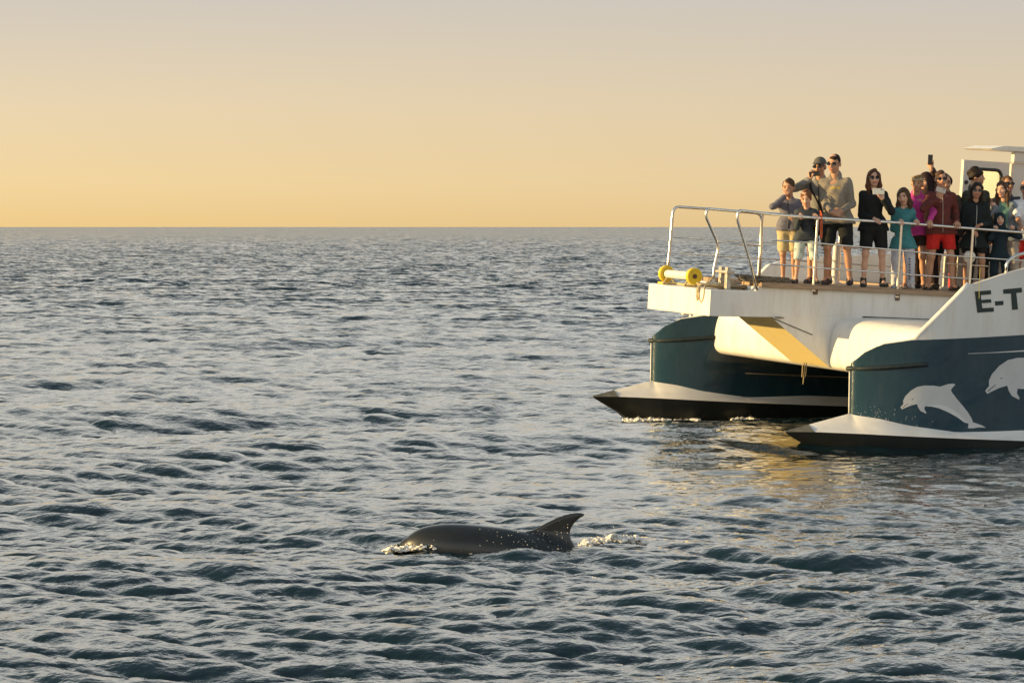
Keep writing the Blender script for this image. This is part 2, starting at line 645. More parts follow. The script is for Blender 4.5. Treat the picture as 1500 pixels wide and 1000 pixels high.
    lin.prism([(.74, 1.46), (.92, 1.46), (1.26, 1.74), (1.14, 1.78)], 'y', vc + outer * .40, vc + outer * .45)
    lin.build('inner_return', M_WHITE, wall)
    return hull, wall


hull_p, wall_p = build_hull(0.0, -1)
hull_s, wall_s = build_hull(6.5, 1)

MB().tube([(u, 6.5 - float(hull_v(u, .6)) - .004, .60) for u in np.linspace(1.3, 6, 14)], .010, 6).build('side_strip', mat('tan strip', (.38, .25, .16), .6), hull_s, smooth=True)

# bridge deck: rounded front of the tunnel rising aft to the deck edge
prof = smooth_path([(3.0, .86), (1.4, .86), (1.0, .87), (.86, .91), (.80, 1.0), (.79, 1.15), (.80, 1.32), (.84, 1.48), (.93, 1.59), (1.15, 1.645), (1.8, 1.665), (3.1, 1.67)], 4)
br = MB()
br.grid([[(u, v, z) for v in np.linspace(-.50, 7.0, 26)] for (u, z) in prof])
br.build('tunnel_front', M_WHITE, boat, smooth=True)
wet = MB().box(2.9, 13, .5, 6.0, .85, .95).box(3.05, 13, -.5, 7.0, 1.60, 1.66)
wet.build('wet_deck', M_WHITE, boat)
# prow platform between the hulls
prow = MB()
prow.prism([(-1.16, 1.575), (-.1, 1.60), (1.0, 1.67), (3.2, 1.68), (3.2, 2.03), (-.40, 2.03), (-.44, 1.965), (-1.16, 1.95)], 'y', 2.2, 4.3)
prow_o = prow.build('prow_platform', M_WHITE, boat, bevel=.012)
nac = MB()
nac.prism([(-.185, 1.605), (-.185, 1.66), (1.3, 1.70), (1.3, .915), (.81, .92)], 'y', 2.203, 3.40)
nac.build('prow_strut', mat('strut paint with sun yellow', (.84, .69, .33), .4, vary=.06, scale=3, dirt=(.5, .40, .2), dirt_scale=3, dirt_amt=.35), prow_o, bevel=.006)  # low sun's yellow put into the underside colour; side faces get plain white
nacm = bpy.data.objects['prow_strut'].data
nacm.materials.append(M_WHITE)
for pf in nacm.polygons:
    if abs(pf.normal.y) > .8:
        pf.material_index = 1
MB().tube([(-.19, 2.19, 1.60), (.50, 2.19, 1.375)], .006, 6).build('stay_rod', M_DARK, prow_o)
MB().box(-.12, .0, 2.14, 2.2, 1.597, 1.607).build('stay_lug', M_DARK, prow_o)
for (u, z) in ((.50, 1.985), (1.84, 1.955)):
    MB().box(u - .03, u + .03, 2.165, 2.2, z - .03, z + .06).build('post_bracket', mat('rusty bracket', (.15, .09, .06), .7, vary=.3, scale=20), prow_o, bevel=.006)
# teak planks of the foredeck, each a plank
for i in range(15):
    w0 = 2.16 + i * .1453
    b = MB().box(-.38 + (.01 if i % 2 else 0), 3.3, w0 + .003, w0 + .142, 2.034, 2.092)
    b.build('deck_plank', M_TEAK, boat, bevel=.004)
MB().box(-.40, 3.3, 2.125, 2.158, 2.028, 2.085).build('toe_board', M_TEAK, boat, bevel=.006)
for k in range(9):
    v0 = -.52 + k * .84
    MB().box(3.304, 12.8, v0, v0 + .83, 2.02, 2.088).build('deck_panel', M_TEAK, boat)

# painted writing and dolphins on the port hull
def decal(name, pts, m, parent, off=.004, wall=False):
    """flat print that follows the hull side"""
    bm = bmesh.new()
    vs = [bm.verts.new((u, 0, z)) for u, z in pts]
    f = bm.faces.new(vs)
    bm.normal_update()
    bmesh.ops.triangulate(bm, faces=[f], ngon_method='EAR_CLIP')
    for _ in range(2):
        bmesh.ops.subdivide_edges(bm, edges=[e for e in bm.edges if e.calc_length() > .08], cuts=1, use_grid_fill=False)
        bmesh.ops.triangulate(bm, faces=bm.faces[:])
    for v in bm.verts:
        u, z = v.co.x, v.co.z
        b = float(hull_b(u)) - .004 if wall else float(hull_v(u, z))
        v.co.y = -(b + off)
    bmesh.ops.recalc_face_normals(bm, faces=bm.faces)
    me = bpy.data.meshes.new(name)
    bm.to_mesh(me)
    bm.free()
    me.materials.append(m)
    o = bpy.data.objects.new(name, me)
    COL.objects.link(o)
    o.parent = parent
    return o


LET_E = [(1.45, 2.17), (1.687, 2.199), (1.696, 2.143), (1.542, 2.126), (1.553, 2.061), (1.698, 2.076), (1.707, 2.031), (1.563, 2.015), (1.578, 1.947), (1.745, 1.965), (1.754, 1.909), (1.507, 1.881)]
LET_H = [(1.759, 2.05), (1.887, 2.064), (1.892, 2.005), (1.768, 1.992)]
LET_T = [(1.871, 2.219), (2.16, 2.256), (2.17, 2.193), (2.08, 2.18), (2.123, 1.955), (2.03, 1.944), (1.998, 2.168), (1.88, 2.159)]
for L in (LET_E, LET_H, LET_T):
    decal('letter', L, M_LETTER, wall_p, .005, True)
D1 = [(0.555, 0.536), (0.578, 0.507), (0.624, 0.533), (0.692, 0.567), (0.766, 0.591), (0.787, 0.542), (0.82, 0.499), (0.895, 0.465), (0.901, 0.481), (0.869, 0.524), (0.873, 0.566), (0.961, 0.566), (1.068, 0.546), (1.209, 0.495), (1.339, 0.433), (1.44, 0.37), (1.508, 0.357), (1.503, 0.292), (1.584, 0.295), (1.656, 0.31), (1.772, 0.309), (1.702, 0.342), (1.568, 0.378), (1.547, 0.427), (1.492, 0.5), (1.404, 0.594), (1.301, 0.695), (1.224, 0.782), (1.213, 0.812), (1.241, 0.851), (1.27, 0.878), (1.245, 0.896), (1.176, 0.888), (1.058, 0.846), (0.968, 0.855), (0.85, 0.851), (0.751, 0.826), (0.67, 0.768), (0.606, 0.689), (0.583, 0.628), (0.589, 0.58)]
BEL = [(0.887, 0.569), (0.96, 0.586), (1.079, 0.595), (1.172, 0.577), (1.268, 0.536), (1.351, 0.479), (1.437, 0.407), (1.497, 0.361), (1.44, 0.373), (1.339, 0.436), (1.209, 0.498), (1.067, 0.549), (0.961, 0.569)]


def sc2(pts):
    return [(1.711 + (u - .555) * 1.58, .818 + (z - .536) * 1.50) for u, z in pts]


for fn in (lambda p: p, sc2):
    decal('painted_dolphin', smooth_path([(*p, 0) for p in fn(D1)], 3) and fn(D1), M_DECAL, hull_p, .004)
    decal('painted_belly', fn(BEL), M_DECAL2, hull_p, .007)
    decal('painted_eye', fn([(.690, .652), (.702, .662), (.712, .660), (.700, .650)]), M_DARK, hull_p, .008)
    decal('painted_mouth', fn([(.576, .530), (.612, .566), (.648, .596), (.651, .592), (.615, .560), (.582, .527)]), M_DARK, hull_p, .008)
decal('painted_stripe', [(1.416, 1.312), (2.266, 1.380), (3.6, 1.46), (3.6, 1.485), (2.266, 1.397), (1.416, 1.318)], M_DECAL2, hull_p, .004)
# flecks of spray stuck to the hull near the bow
sp = MB()
for k in range(46):
    u = abs(random.gauss(.12, .45)) + .02
    z = float(z_up(u)) + abs(random.gauss(.05, .07)) + .01
    r_ = random.uniform(.003, .009)
    y = -float(hull_v(u, z))
    sp.add([(u - r_, y - .003, z), (u, y - .003, z - r_), (u + r_, y - .003, z), (u, y - .003, z + r_), (u, y - .006, z)], [(0, 1, 4), (1, 2, 4), (2, 3, 4), (3, 0, 4)])
o = sp.build('spray_flecks', mat('paint chips', (.6, .62, .62), .5), hull_p)
o['kind'] = 'stuff'

# ------------------------------------------------------------------ railings
M_WIRE = mat('rail wire', (.35, .33, .30), .35, metallic=1.0)


def railing(name, path, bars, posts, r=.021, mbase=2.05):
    root = MB().tube(round_corners(path, .11, 6), r, 10).build(name, M_STEEL, boat, smooth=True)
    for p in bars:
        MB().tube(p, .0125, 8).build('rail_bar', M_STEEL, root, smooth=True)
    for (u, v, z0, z1, rr) in posts:
        MB().tube([(u, v, z0), (u, v, z1)], rr, 10).lathe([(rr, 0), (rr * 2.2, 0), (rr * 2.2, .02), (rr, .03)], (u, v, z0), 'z', 12).build('post', M_STEEL, root, smooth=True, auto=40)
    return root


railing('port_railing', [(-.43, 2.2, 1.98), (-.60, 2.2, 2.46), (-.815, 2.2, 2.98), (-.80, 2.2, 3.095), (-.27, 2.2, 3.068), (.44, 2.2, 3.053), (1.81, 2.2, 3.053), (2.74, 2.2, 3.034), (3.9, 2.2, 3.012), (7.0, 2.2, 3.0)],
        [[(-.25, 2.2, 2.70), (.465, 2.2, 2.692), (1.84, 2.2, 2.655), (2.77, 2.2, 2.615), (3.9, 2.2, 2.60), (7, 2.2, 2.6)],
         [(-.25, 2.2, 2.36), (.489, 2.2, 2.34), (1.86, 2.2, 2.315), (2.79, 2.2, 2.296), (3.9, 2.2, 2.28), (7, 2.2, 2.28)]],
        [(.47, 2.2, 2.0, 3.05, .02), (1.84, 2.2, 1.97, 3.05, .022), (3.03, 2.2, 2.04, 3.03, .022), (4.3, 2.2, 2.085, 3.01, .02), (5.6, 2.2, 2.085, 3.005, .02)])
railing('starboard_railing', [(-.90, 4.27, 1.955), (-.87, 4.27, 2.4), (-.85, 4.27, 3.10), (.6, 4.27, 3.08), (7.0, 4.27, 3.03)],
        [[(-.86, 4.27, 2.652), (7, 4.27, 2.62)], [(-.87, 4.27, 2.42), (7, 4.27, 2.34)]],
        [(.62, 4.27, 2.085, 3.07, .026), (1.95, 4.27, 2.085, 3.06, .03), (3.1, 4.27, 2.085, 3.05, .03), (4.4, 4.27, 2.085, 3.04, .026)])
railing('gate_railing', [(-.62, 3.25, 1.96), (-.62, 3.25, 2.25), (-.56, 3.25, 2.56), (-.80, 3.25, 2.98), (-.79, 3.25, 3.095), (.10, 3.25, 3.07), (.12, 3.25, 2.6), (.12, 3.25, 2.085)],
        [[(-.60, 3.25, 2.33), (-.42, 3.25, 1.98)], [(-.57, 3.25, 2.62), (.12, 3.25, 2.60)]], [])
# hoop rail on the port wall and thin lashing
hoop = MB().tube(round_corners([(1.93, -.66, 2.42), (1.935, -.66, 2.60), (2.06, -.66, 2.69), (2.17, -.66, 2.72), (3.6, -.66, 3.05), (3.7, -.66, 2.8)], .06), .022, 10)
hoop.build('wall_grab_rail', M_STEEL, boat, smooth=True)
MB().tube([(1.50, -.70, 2.50), (1.49, -.715, 2.3), (1.50, -.72, 2.08)], .004, 6).build('lashing', mat('yellow cord', (.36, .36, .10), .8), boat)
# deck lamp on the port railing
lamp = MB().lathe([(.0, .10), (.05, .095), (.085, .05), (.09, 0), (.07, -.05), (.03, -.09), (.02, -.30), (0, -.30)], (3.06, 2.30, 2.60), 'z', 18)
lamp.build('deck_lamp', M_CREAM, boat, smooth=True)
MB().tube([(2.7, 2.33, 2.50), (3.4, 2.33, 2.49)], .014, 8).build('lamp_bar', M_STEEL, boat)
# goose-neck vents and pipes on the deck
for (u, v, h, bent) in ((3.04, 3.5, .55, True), (2.74, 3.5, .50, False), (3.36, 3.5, .5, False), (1.62, 3.75, .62, False)):
    if bent:
        pth = smooth_path([(u, v, 2.088), (u, v, 2.088 + h * .8), (u - .05, v, 2.088 + h), (u - .16, v, 2.088 + h * 1.02), (u - .23, v, 2.088 + h * .85)], 5)
    else:
        pth = [(u, v, 2.088), (u, v, 2.088 + h)]
    MB().tube(pth, .048, 14).lathe([(.048, 0), (.085, 0), (.085, .03), (.048, .05)], (u, v, 2.09), 'z', 14).build('vent_pipe', M_CREAM, boat, smooth=True, auto=40)

# bollard and bow gear
MB().box(-.83, -.76, 2.38, 2.46, 1.95, 2.28).box(-.83, -.76, 2.58, 2.66, 1.95, 2.28).box(-.86, -.73, 2.33, 2.71, 2.19, 2.23).build('bollard', mat('galvanised steel', (.45, .41, .36), .5, metallic=.6, vary=.25, scale=18), boat, bevel=.008)

# ------------------------------------------------------------------ cabin
cab = MB()
cab.box(4.50, 11, 3.64, 4.75, 2.08, 4.05).box(4.42, 11, 3.50, 3.60, 4.065, 4.225)
M_CAB = mat('cabin paint', (.66, .60, .54), .45, vary=.06, scale=2)
cabin = cab.build('cabin', M_CAB, boat, bevel=.02)
pan = MB()
u0, u1, z0, z1, y0, y1 = 3.59, 4.40, 2.09, 4.055, 3.58, 3.63
wu0, wu1, wz0, wz1 = 3.80, 4.26, 3.05, 3.93
pan.box(u0, wu0, y0, y1, z0, z1).box(wu1, u1, y0, y1, z0, z1).box(wu0, wu1, y0, y1, z0, wz0).box(wu0, wu1, y0, y1, wz1, z1)
screen = pan.build('side_screen', M_CAB, cabin)
loop = []
for cx, cz, a0 in ((wu1 - .09, wz1 - .09, 0), (wu0 + .09, wz1 - .09, 90), (wu0 + .09, wz0 + .09, 180), (wu1 - .09, wz0 + .09, 270)):
    loop += [(cx + .09 * math.cos(R(a0 + a)), y0 - .004, cz + .09 * math.sin(R(a0 + a))) for a in range(0, 91, 15)]
MB().tube(loop, .026, 8, closed=True).build('window_frame', M_DARK, screen, smooth=True)
mg = bpy.data.materials.new('window glass')
mg.use_nodes = True
t = mg.node_tree
t.nodes.remove(t.nodes['Principled BSDF'])
tr, gl, mx = node(t, 'ShaderNodeBsdfTransparent'), node(t, 'ShaderNodeBsdfGlossy'), node(t, 'ShaderNodeMixShader')
tr.inputs[0].default_value = (.86, .9, .88, 1)
gl.inputs['Roughness'].default_value = .02
mx.inputs[0].default_value = .12
t.links.new(tr.outputs[0], mx.inputs[1]); t.links.new(gl.outputs[0], mx.inputs[2])
t.links.new(mx.outputs[0], t.nodes['Material Output'].inputs[0])
MB().box(wu0, wu1, y0 + .02, y0 + .026, wz0, wz1).build('window_pane', mg, screen)
MB().box(3.592, 3.62, y0 - .02, y0, 2.1, 4.05).build('screen_trim', M_CREAM, screen)
MB().lathe([(0, -.02), (.03, -.02), (.03, 0), (0, 0)], (3.66, y0 - .002, 3.72), 'y', 14).build('latch', M_DARK, screen)
MB().box(4.45, 6.2, 3.56, 3.62, 2.09, 4.06).build('side_panel', M_CAB, cabin, bevel=.01)
rf = MB()
rf.prism([(3.97, 4.245), (4.05, 4.225), (11.2, 4.33), (11.2, 4.40), (4.2, 4.30)], 'y', 3.45, 4.3)
rf.build('roof', M_CREAM, cabin, bevel=.008)

# ------------------------------------------------------------------ things standing on the boat
def on_boat(o, u=0, v=0, z=0, yaw=0.0):
    o.matrix_world = BOAT_M @ Matrix.Translation((u, v, z)) @ Matrix.Rotation(yaw, 4, 'Z')


M_YEL = mat('yellow plastic', (.78, .55, .03), .4, vary=.12, scale=10)
tro = empty('gangway_trolley')
on_boat(tro, -1.03, 3.52, 1.957)
tag(tro, 'gangway trolley with two yellow wheels on the white bow beam', 'trolley')
for du, dv in ((.0, .47), (.0, -.47)):
    w_ = MB().lathe([(0, -.03), (.088, -.03), (.092, -.038), (.112, -.038), (.122, -.026), (.122, .026), (.112, .036), (0, .03)], (du, dv, .155), 'y', 32).build('wheel', M_YEL, tro, smooth=True, auto=35)
    MB().lathe([(0, -.05), (.028, -.05), (.034, -.04), (.034, .04), (0, .05)], (du, dv, .155), 'y', 12).build('hub', mat('rusty hub', (.12, .05, .03), .7), w_)
MB().tube([(.0, .43, .155), (.0, -.43, .155)], .06, 16).build('drum', M_CREAM, tro, smooth=True, auto=40)
fr_ = MB()
for dv in (.36, -.36):
    fr_.tube([(-.09, dv, .012), (.0, dv, .15)], .014, 8).tube([(.10, dv, .012), (.0, dv, .15)], .014, 8).tube([(-.10, dv, .014), (.12, dv, .014)], .014, 8)
fr_.tube([(.11, .36, .02), (.11, -.36, .02)], .016, 8)
fr_.build('frame', mat('yellowed steel', (.5, .42, .2), .5, vary=.3, scale=20), tro)
MB().box(-.09, .09, .40, .56, .0, .034).build('foot_block', M_YEL, tro, bevel=.008)

M_ROPE = mat('old rope', (.42, .34, .21), .9, vary=.3, scale=40, bump=.6, bscale=120)
rp = MB()
pts = []
for k in range(120):
    a = k * .42
    rr_ = .20 + .05 * math.sin(k * .9) + .0006 * k
    pts.append((rr_ * 1.5 * math.cos(a), rr_ * .8 * math.sin(a), .018 + .00030 * k + .006 * math.sin(k * 1.7)))
rp.tube(pts, .016, 6)
o = rp.build('rope_coil', M_ROPE, smooth=True)
on_boat(o, -.70, 2.72, 1.965)
tag(o, 'coiled mooring rope lying on the bow beam behind the bollard', 'rope')
rp = MB()
rp.tube(smooth_path([(.16, .02, .16), (.06, -.02, .06), (-.055, -.02, .03), (-.075, -.03, -.06), (-.07, -.07, -.17), (-.065, -.13, -.20), (-.07, -.19, -.12), (-.072, -.20, -.03), (-.05, -.16, .02), (.03, -.04, .04), (.14, .05, .10)], 7), .014, 7)
rp.tube(smooth_path([(.15, .10, .10), (.02, .06, .03), (-.06, .04, .0), (-.075, .03, -.12), (-.075, .00, -.18), (-.075, -.03, -.10), (-.06, -.03, .02), (.1, .0, .06)], 7), .013, 7)
rp.lathe([(0, -.03), (.035, -.02), (.045, 0), (.035, .02), (0, .03)], (-.08, -.02, -.03), 'x', 14)
o = rp.build('hanging_rope', M_ROPE, smooth=True)
on_boat(o, -1.09, 2.60, 1.965)
tag(o, 'loop of rope hanging over the front edge of the white bow beam', 'rope')
o = MB()
for k in range(3):
    o.tube(smooth_path([(k * .03, 0, 0), (k * .03 + .005, .01, -.12), (k * .025, 0, -.22 - .1 * (k % 2))], 5), .008, 6)
o = o.build('frayed_rope', M_ROPE, smooth=True)
on_boat(o, .66, 2.75, .95)
tag(o, 'frayed yellow rope ends dangling below the prow strut', 'rope')
o = MB().box(-.19, .19, -.16, .16, 0, .40).box(-.2, .2, -.17, .17, .402, .45).build('storage_box', mat('red plastic', (.42, .025, .02), .45, vary=.15, scale=6), bevel=.012)
on_boat(o, 3.92, 3.9, 2.095)
tag(o, 'red storage box on the deck behind the legs of the passengers', 'box')

rp = MB()
for q in range(3):
    pts = []
    for k in range(60):
        t_ = k / 59
        pts.append((-.42 + .75 * t_ + .07 * math.sin(k * 1.3 + q), .09 * math.sin(k * .9 + q * 2.1) + .05 * q, .03 + .022 * q + .02 * math.sin(k * 2.3 + q) * (1 - t_)))
    rp.tube(smooth_path(pts, 3), .015, 6)
o = rp.build('rope_heap', mat('dark wet rope', (.16, .13, .09), .9, vary=.3, scale=40), smooth=True)
on_boat(o, -.20, 2.36, 2.085)
tag(o, 'untidy heap of dark rope along the foredeck edge by the kinked railing', 'rope')

# ------------------------------------------------------------------ implicit bodies
class Field:
    """signed distance grid meshed with surface nets"""
    def __init__(self, lo, hi, h):
        self.lo, self.h = np.array(lo, float), h
        n = np.ceil((np.array(hi, float) - self.lo) / h).astype(int) + 1
        self.ax = [self.lo[i] + h * np.arange(n[i]) for i in range(3)]
        self.D = np.full(n, 0.3)

    def sub(self, lo, hi, pad):
        sl = []
        for i in range(3):
            a = int(np.clip((lo[i] - pad - self.lo[i]) // self.h, 0, len(self.ax[i])))
            b = int(np.clip((hi[i] + pad - self.lo[i]) // self.h + 2, 0, len(self.ax[i])))
            sl.append(slice(a, b))
        X, Y, Z = np.meshgrid(*[self.ax[i][sl[i]] for i in range(3)], indexing='ij', sparse=True)
        return tuple(sl), X, Y, Z

    def merge(self, sl, d, k, neg=False):
        D = self.D[sl]
        if D.size == 0:
            return
        if neg:
            d = -d
            hh = np.clip(.5 - .5 * (D - d) / k, 0, 1)
            self.D[sl] = D * (1 - hh) + d * hh + k * hh * (1 - hh)
        else:
            hh = np.clip(.5 + .5 * (D - d) / k, 0, 1)
            self.D[sl] = D * (1 - hh) + d * hh - k * hh * (1 - hh)

    def cap(self, a, b, ra, rb, k=.02, neg=False, squash=None):
        a, b = np.array(a, float), np.array(b, float)
        r = max(ra, rb)
        sl, X, Y, Z = self.sub(np.minimum(a, b) - r, np.maximum(a, b) + r, k + .03)
        d = b - a
        L = max(1e-9, d @ d)
        t = np.clip(((X - a[0]) * d[0] + (Y - a[1]) * d[1] + (Z - a[2]) * d[2]) / L, 0, 1)
        px, py, pz = X - a[0] - t * d[0], Y - a[1] - t * d[1], Z - a[2] - t * d[2]
        if squash:
            px, py = px / squash[0], py / squash[1]
        self.merge(sl, np.sqrt(px * px + py * py + pz * pz) - (ra + (rb - ra) * t), k, neg)
        return self

    def ell(self, c, r, k=.02, neg=False, M=None):
        c, r = np.array(c, float), np.array(r, float)
        m = r.max() if M is not None else r
        sl, X, Y, Z = self.sub(c - m, c + m, k + .03)
        x, y, z = X - c[0], Y - c[1], Z - c[2]
        if M is not None:
            x, y, z = (M[0, 0] * x + M[1, 0] * y + M[2, 0] * z, M[0, 1] * x + M[1, 1] * y + M[2, 1] * z, M[0, 2] * x + M[1, 2] * y + M[2, 2] * z)
        k0 = np.sqrt((x / r[0]) ** 2 + (y / r[1]) ** 2 + (z / r[2]) ** 2)
        k1 = np.sqrt((x / r[0] ** 2) ** 2 + (y / r[1] ** 2) ** 2 + (z / r[2] ** 2) ** 2) + 1e-9
        self.merge(sl, k0 * (k0 - 1) / k1, k, neg)
        return self

    def cut(self, p, n):
        """keep the side of the plane where n.(x-p) < 0"""
        X, Y, Z = np.meshgrid(*self.ax, indexing='ij', sparse=True)
        self.D = np.maximum(self.D, (X - p[0]) * n[0] + (Y - p[1]) * n[1] + (Z - p[2]) * n[2])
        return self

    def wrinkle(self, amp, freq, seed):
        g = np.random.default_rng(seed)
        X, Y, Z = np.meshgrid(*self.ax, indexing='ij', sparse=True)
        w = 0
        for _ in range(6):
            v = g.standard_normal(3)
            v = v / np.linalg.norm(v) * freq * g.uniform(.6, 1.6)
            v[2] *= 1.3
            w = w + np.sin(v[0] * X + v[1] * Y + v[2] * Z + g.uniform(0, 6.3) + 1.2 * np.sin(v[2] * .4 * X + v[0] * .5 * Z))
        self.D = self.D + amp * w / 2.4
        return self

    def mesh(self):
        D, h = self.D, self.h
        s = D < 0
        n = np.array(D.shape)
        c = np.zeros(n - 1, dtype=np.int8)
        for i in (0, 1):
            for j in (0, 1):
                for k in (0, 1):
                    c += s[i:n[0] - 1 + i, j:n[1] - 1 + j, k:n[2] - 1 + k]
        act = (c > 0) & (c < 8)
        ids = np.full(n - 1, -1, dtype=np.int64)
        I = np.argwhere(act)
        ids[act] = np.arange(len(I))
        pos = np.zeros((len(I), 3))
        cnt = np.zeros(len(I))
        corners = [(i, j, k) for i in (0, 1) for j in (0, 1) for k in (0, 1)]
        for a in range(8):
            for b in range(a + 1, 8):
                ca, cb = np.array(corners[a]), np.array(corners[b])
                if np.abs(ca - cb).sum() != 1:
                    continue
                ia, ib = I + ca, I + cb
                da, db = D[ia[:, 0], ia[:, 1], ia[:, 2]], D[ib[:, 0], ib[:, 1], ib[:, 2]]
                m = (da < 0) != (db < 0)
                t = np.where(m, da / np.where(m, da - db, 1), 0)
                pos[m] += ca + (cb - ca) * t[m, None]
                cnt[m] += 1
        V = self.lo + (I + pos / np.maximum(cnt, 1)[:, None]) * h
        F = []
        for ax in range(3):
            o1, o2 = [(1, 2), (2, 0), (0, 1)][ax]
            sa = [slice(None)] * 3
            sb = [slice(None)] * 3
            sa[ax], sb[ax] = slice(0, -1), slice(1, None)
            E = np.argwhere(s[tuple(sa)] != s[tuple(sb)])
            ok = (E[:, o1] > 0) & (E[:, o2] > 0) & (E[:, o1] < n[o1] - 1) & (E[:, o2] < n[o2] - 1)
            E = E[ok]
            if not len(E):
                continue
            fl = s[E[:, 0], E[:, 1], E[:, 2]]
            q = []
            for d1, d2 in ((0, 0), (-1, 0), (-1, -1), (0, -1)):
                K = E.copy()
                K[:, o1] += d1
                K[:, o2] += d2
                q.append(ids[K[:, 0], K[:, 1], K[:, 2]])
            q = np.stack(q, 1)
            q[~fl] = q[~fl][:, ::-1]
            F.append(q)
        return V, (np.concatenate(F) if F else np.zeros((0, 4), int))


def join(parts):
    V, F, n = [], [], 0
    for v, f in parts:
        V.append(v)
        F.append(f + n)
        n += len(v)
    return np.concatenate(V), np.concatenate(F)


def rotm(yaw=0, pitch=0, roll=0):
    return np.array((Matrix.Rotation(yaw, 3, 'Z') @ Matrix.Rotation(pitch, 3, 'X') @ Matrix.Rotation(roll, 3, 'Y')))


def fabric(name, c, vary=.14):
    return mat('fabric ' + name, c, .85, vary=vary, scale=22, bump=.35, bscale=160, spec=.25)


def skin_mat(name, c):
    return mat('skin ' + name, c, .5, vary=.1, scale=16, spec=.4)


SK_L, SK_T, SK_D = skin_mat('fair', (.60, .36, .26)), skin_mat('tanned', (.48, .26, .165)), skin_mat('brown', (.38, .195, .12))
M_LIP = mat('lips', (.36, .12, .10), .5)
M_LENS = mat('sunglass lens', (.012, .011, .010), .12, coat=.5)
M_EYE = mat('eye', (.05, .035, .03), .2)
HAIR = {'dark': mat('dark hair', (.022, .015, .011), .55, vary=.4, scale=40, bump=.6, bscale=120, spec=.2),
        'brown': mat('brown hair', (.075, .040, .022), .55, vary=.4, scale=40, bump=.6, bscale=120, spec=.2),
        'blond': mat('blond hair', (.26, .16, .07), .55, vary=.35, scale=40, bump=.6, bscale=120, spec=.2),
        'red': mat('reddish hair', (.17, .07, .028), .55, vary=.35, scale=40, bump=.6, bscale=120, spec=.2),
        'auburn': mat('auburn hair', (.10, .038, .018), .55, vary=.4, scale=40, bump=.6, bscale=120, spec=.2),
        'grey': mat('grey hair', (.22, .20, .18), .6, vary=.3, scale=40)}


def ik(S, T, l1, l2, hint):
    S, T, hint = np.array(S, float), np.array(T, float), np.array(hint, float)
    d = T - S
    L = np.linalg.norm(d)
    if L > (l1 + l2) * .995:
        T = S + d * ((l1 + l2) * .995 / L)
        d = T - S
        L = np.linalg.norm(d)
    u = d / L
    a = (l1 * l1 - l2 * l2 + L * L) / (2 * L)
    hgt = math.sqrt(max(0, l1 * l1 - a * a))
    n = hint - u * (hint @ u)
    n = n / (np.linalg.norm(n) + 1e-9)
    return S + u * a + n * hgt, T


def hand_mesh(W, d, nrm, L, curl, side):
    """wrist W, pointing d, palm facing nrm, hand length L; five separate fingers"""
    d = np.array(d, float); d /= np.linalg.norm(d)
    nrm = np.array(nrm, float); nrm = nrm - d * (nrm @ d); nrm /= np.linalg.norm(nrm) + 1e-9
    lat = np.cross(d, nrm) * side
    F = Field(np.array(W) - L * 1.35, np.array(W) + L * 1.35, L * .038)
    Pm = W + d * L * .26
    F.cap(W - d * L * .12, W + d * L * .12, L * .155, L * .15, .01)
    for q in (-.15, -.05, .05, .15):
        F.cap(W + d * L * .10 + lat * L * q * .7, W + d * L * .46 + lat * L * q * 1.15, L * .085, L * .085, L * .04)
    for i, (q, fl) in enumerate(((-.185, .36), (-.065, .44), (.06, .47), (.175, .42))):
        b0 = W + d * L * .46 + lat * L * q
        c1, c2, c3 = curl * .55, curl * 1.25, curl * 1.8
        p = b0
        r0 = L * .052
        for seg, (fr, cc) in enumerate(((.42, c1), (.33, c2), (.25, c3))):
            q2 = p + (d * math.cos(cc) + nrm * math.sin(cc) + lat * q * .25) * L * fl * fr
            F.cap(p, q2, r0, r0 * .92, L * .010)
            p, r0 = q2, r0 * .9
    t0 = W + d * L * .12 + lat * L * .16
    t1 = W + d * L * .30 + lat * L * .30 + nrm * L * .10
    t2 = W + d * L * .50 + lat * L * .27 + nrm * L * .20
    F.cap(t0, t1, L * .075, L * .062, L * .03)
    F.cap(t1, t2, L * .062, L * .05, L * .01)
    return F.mesh()


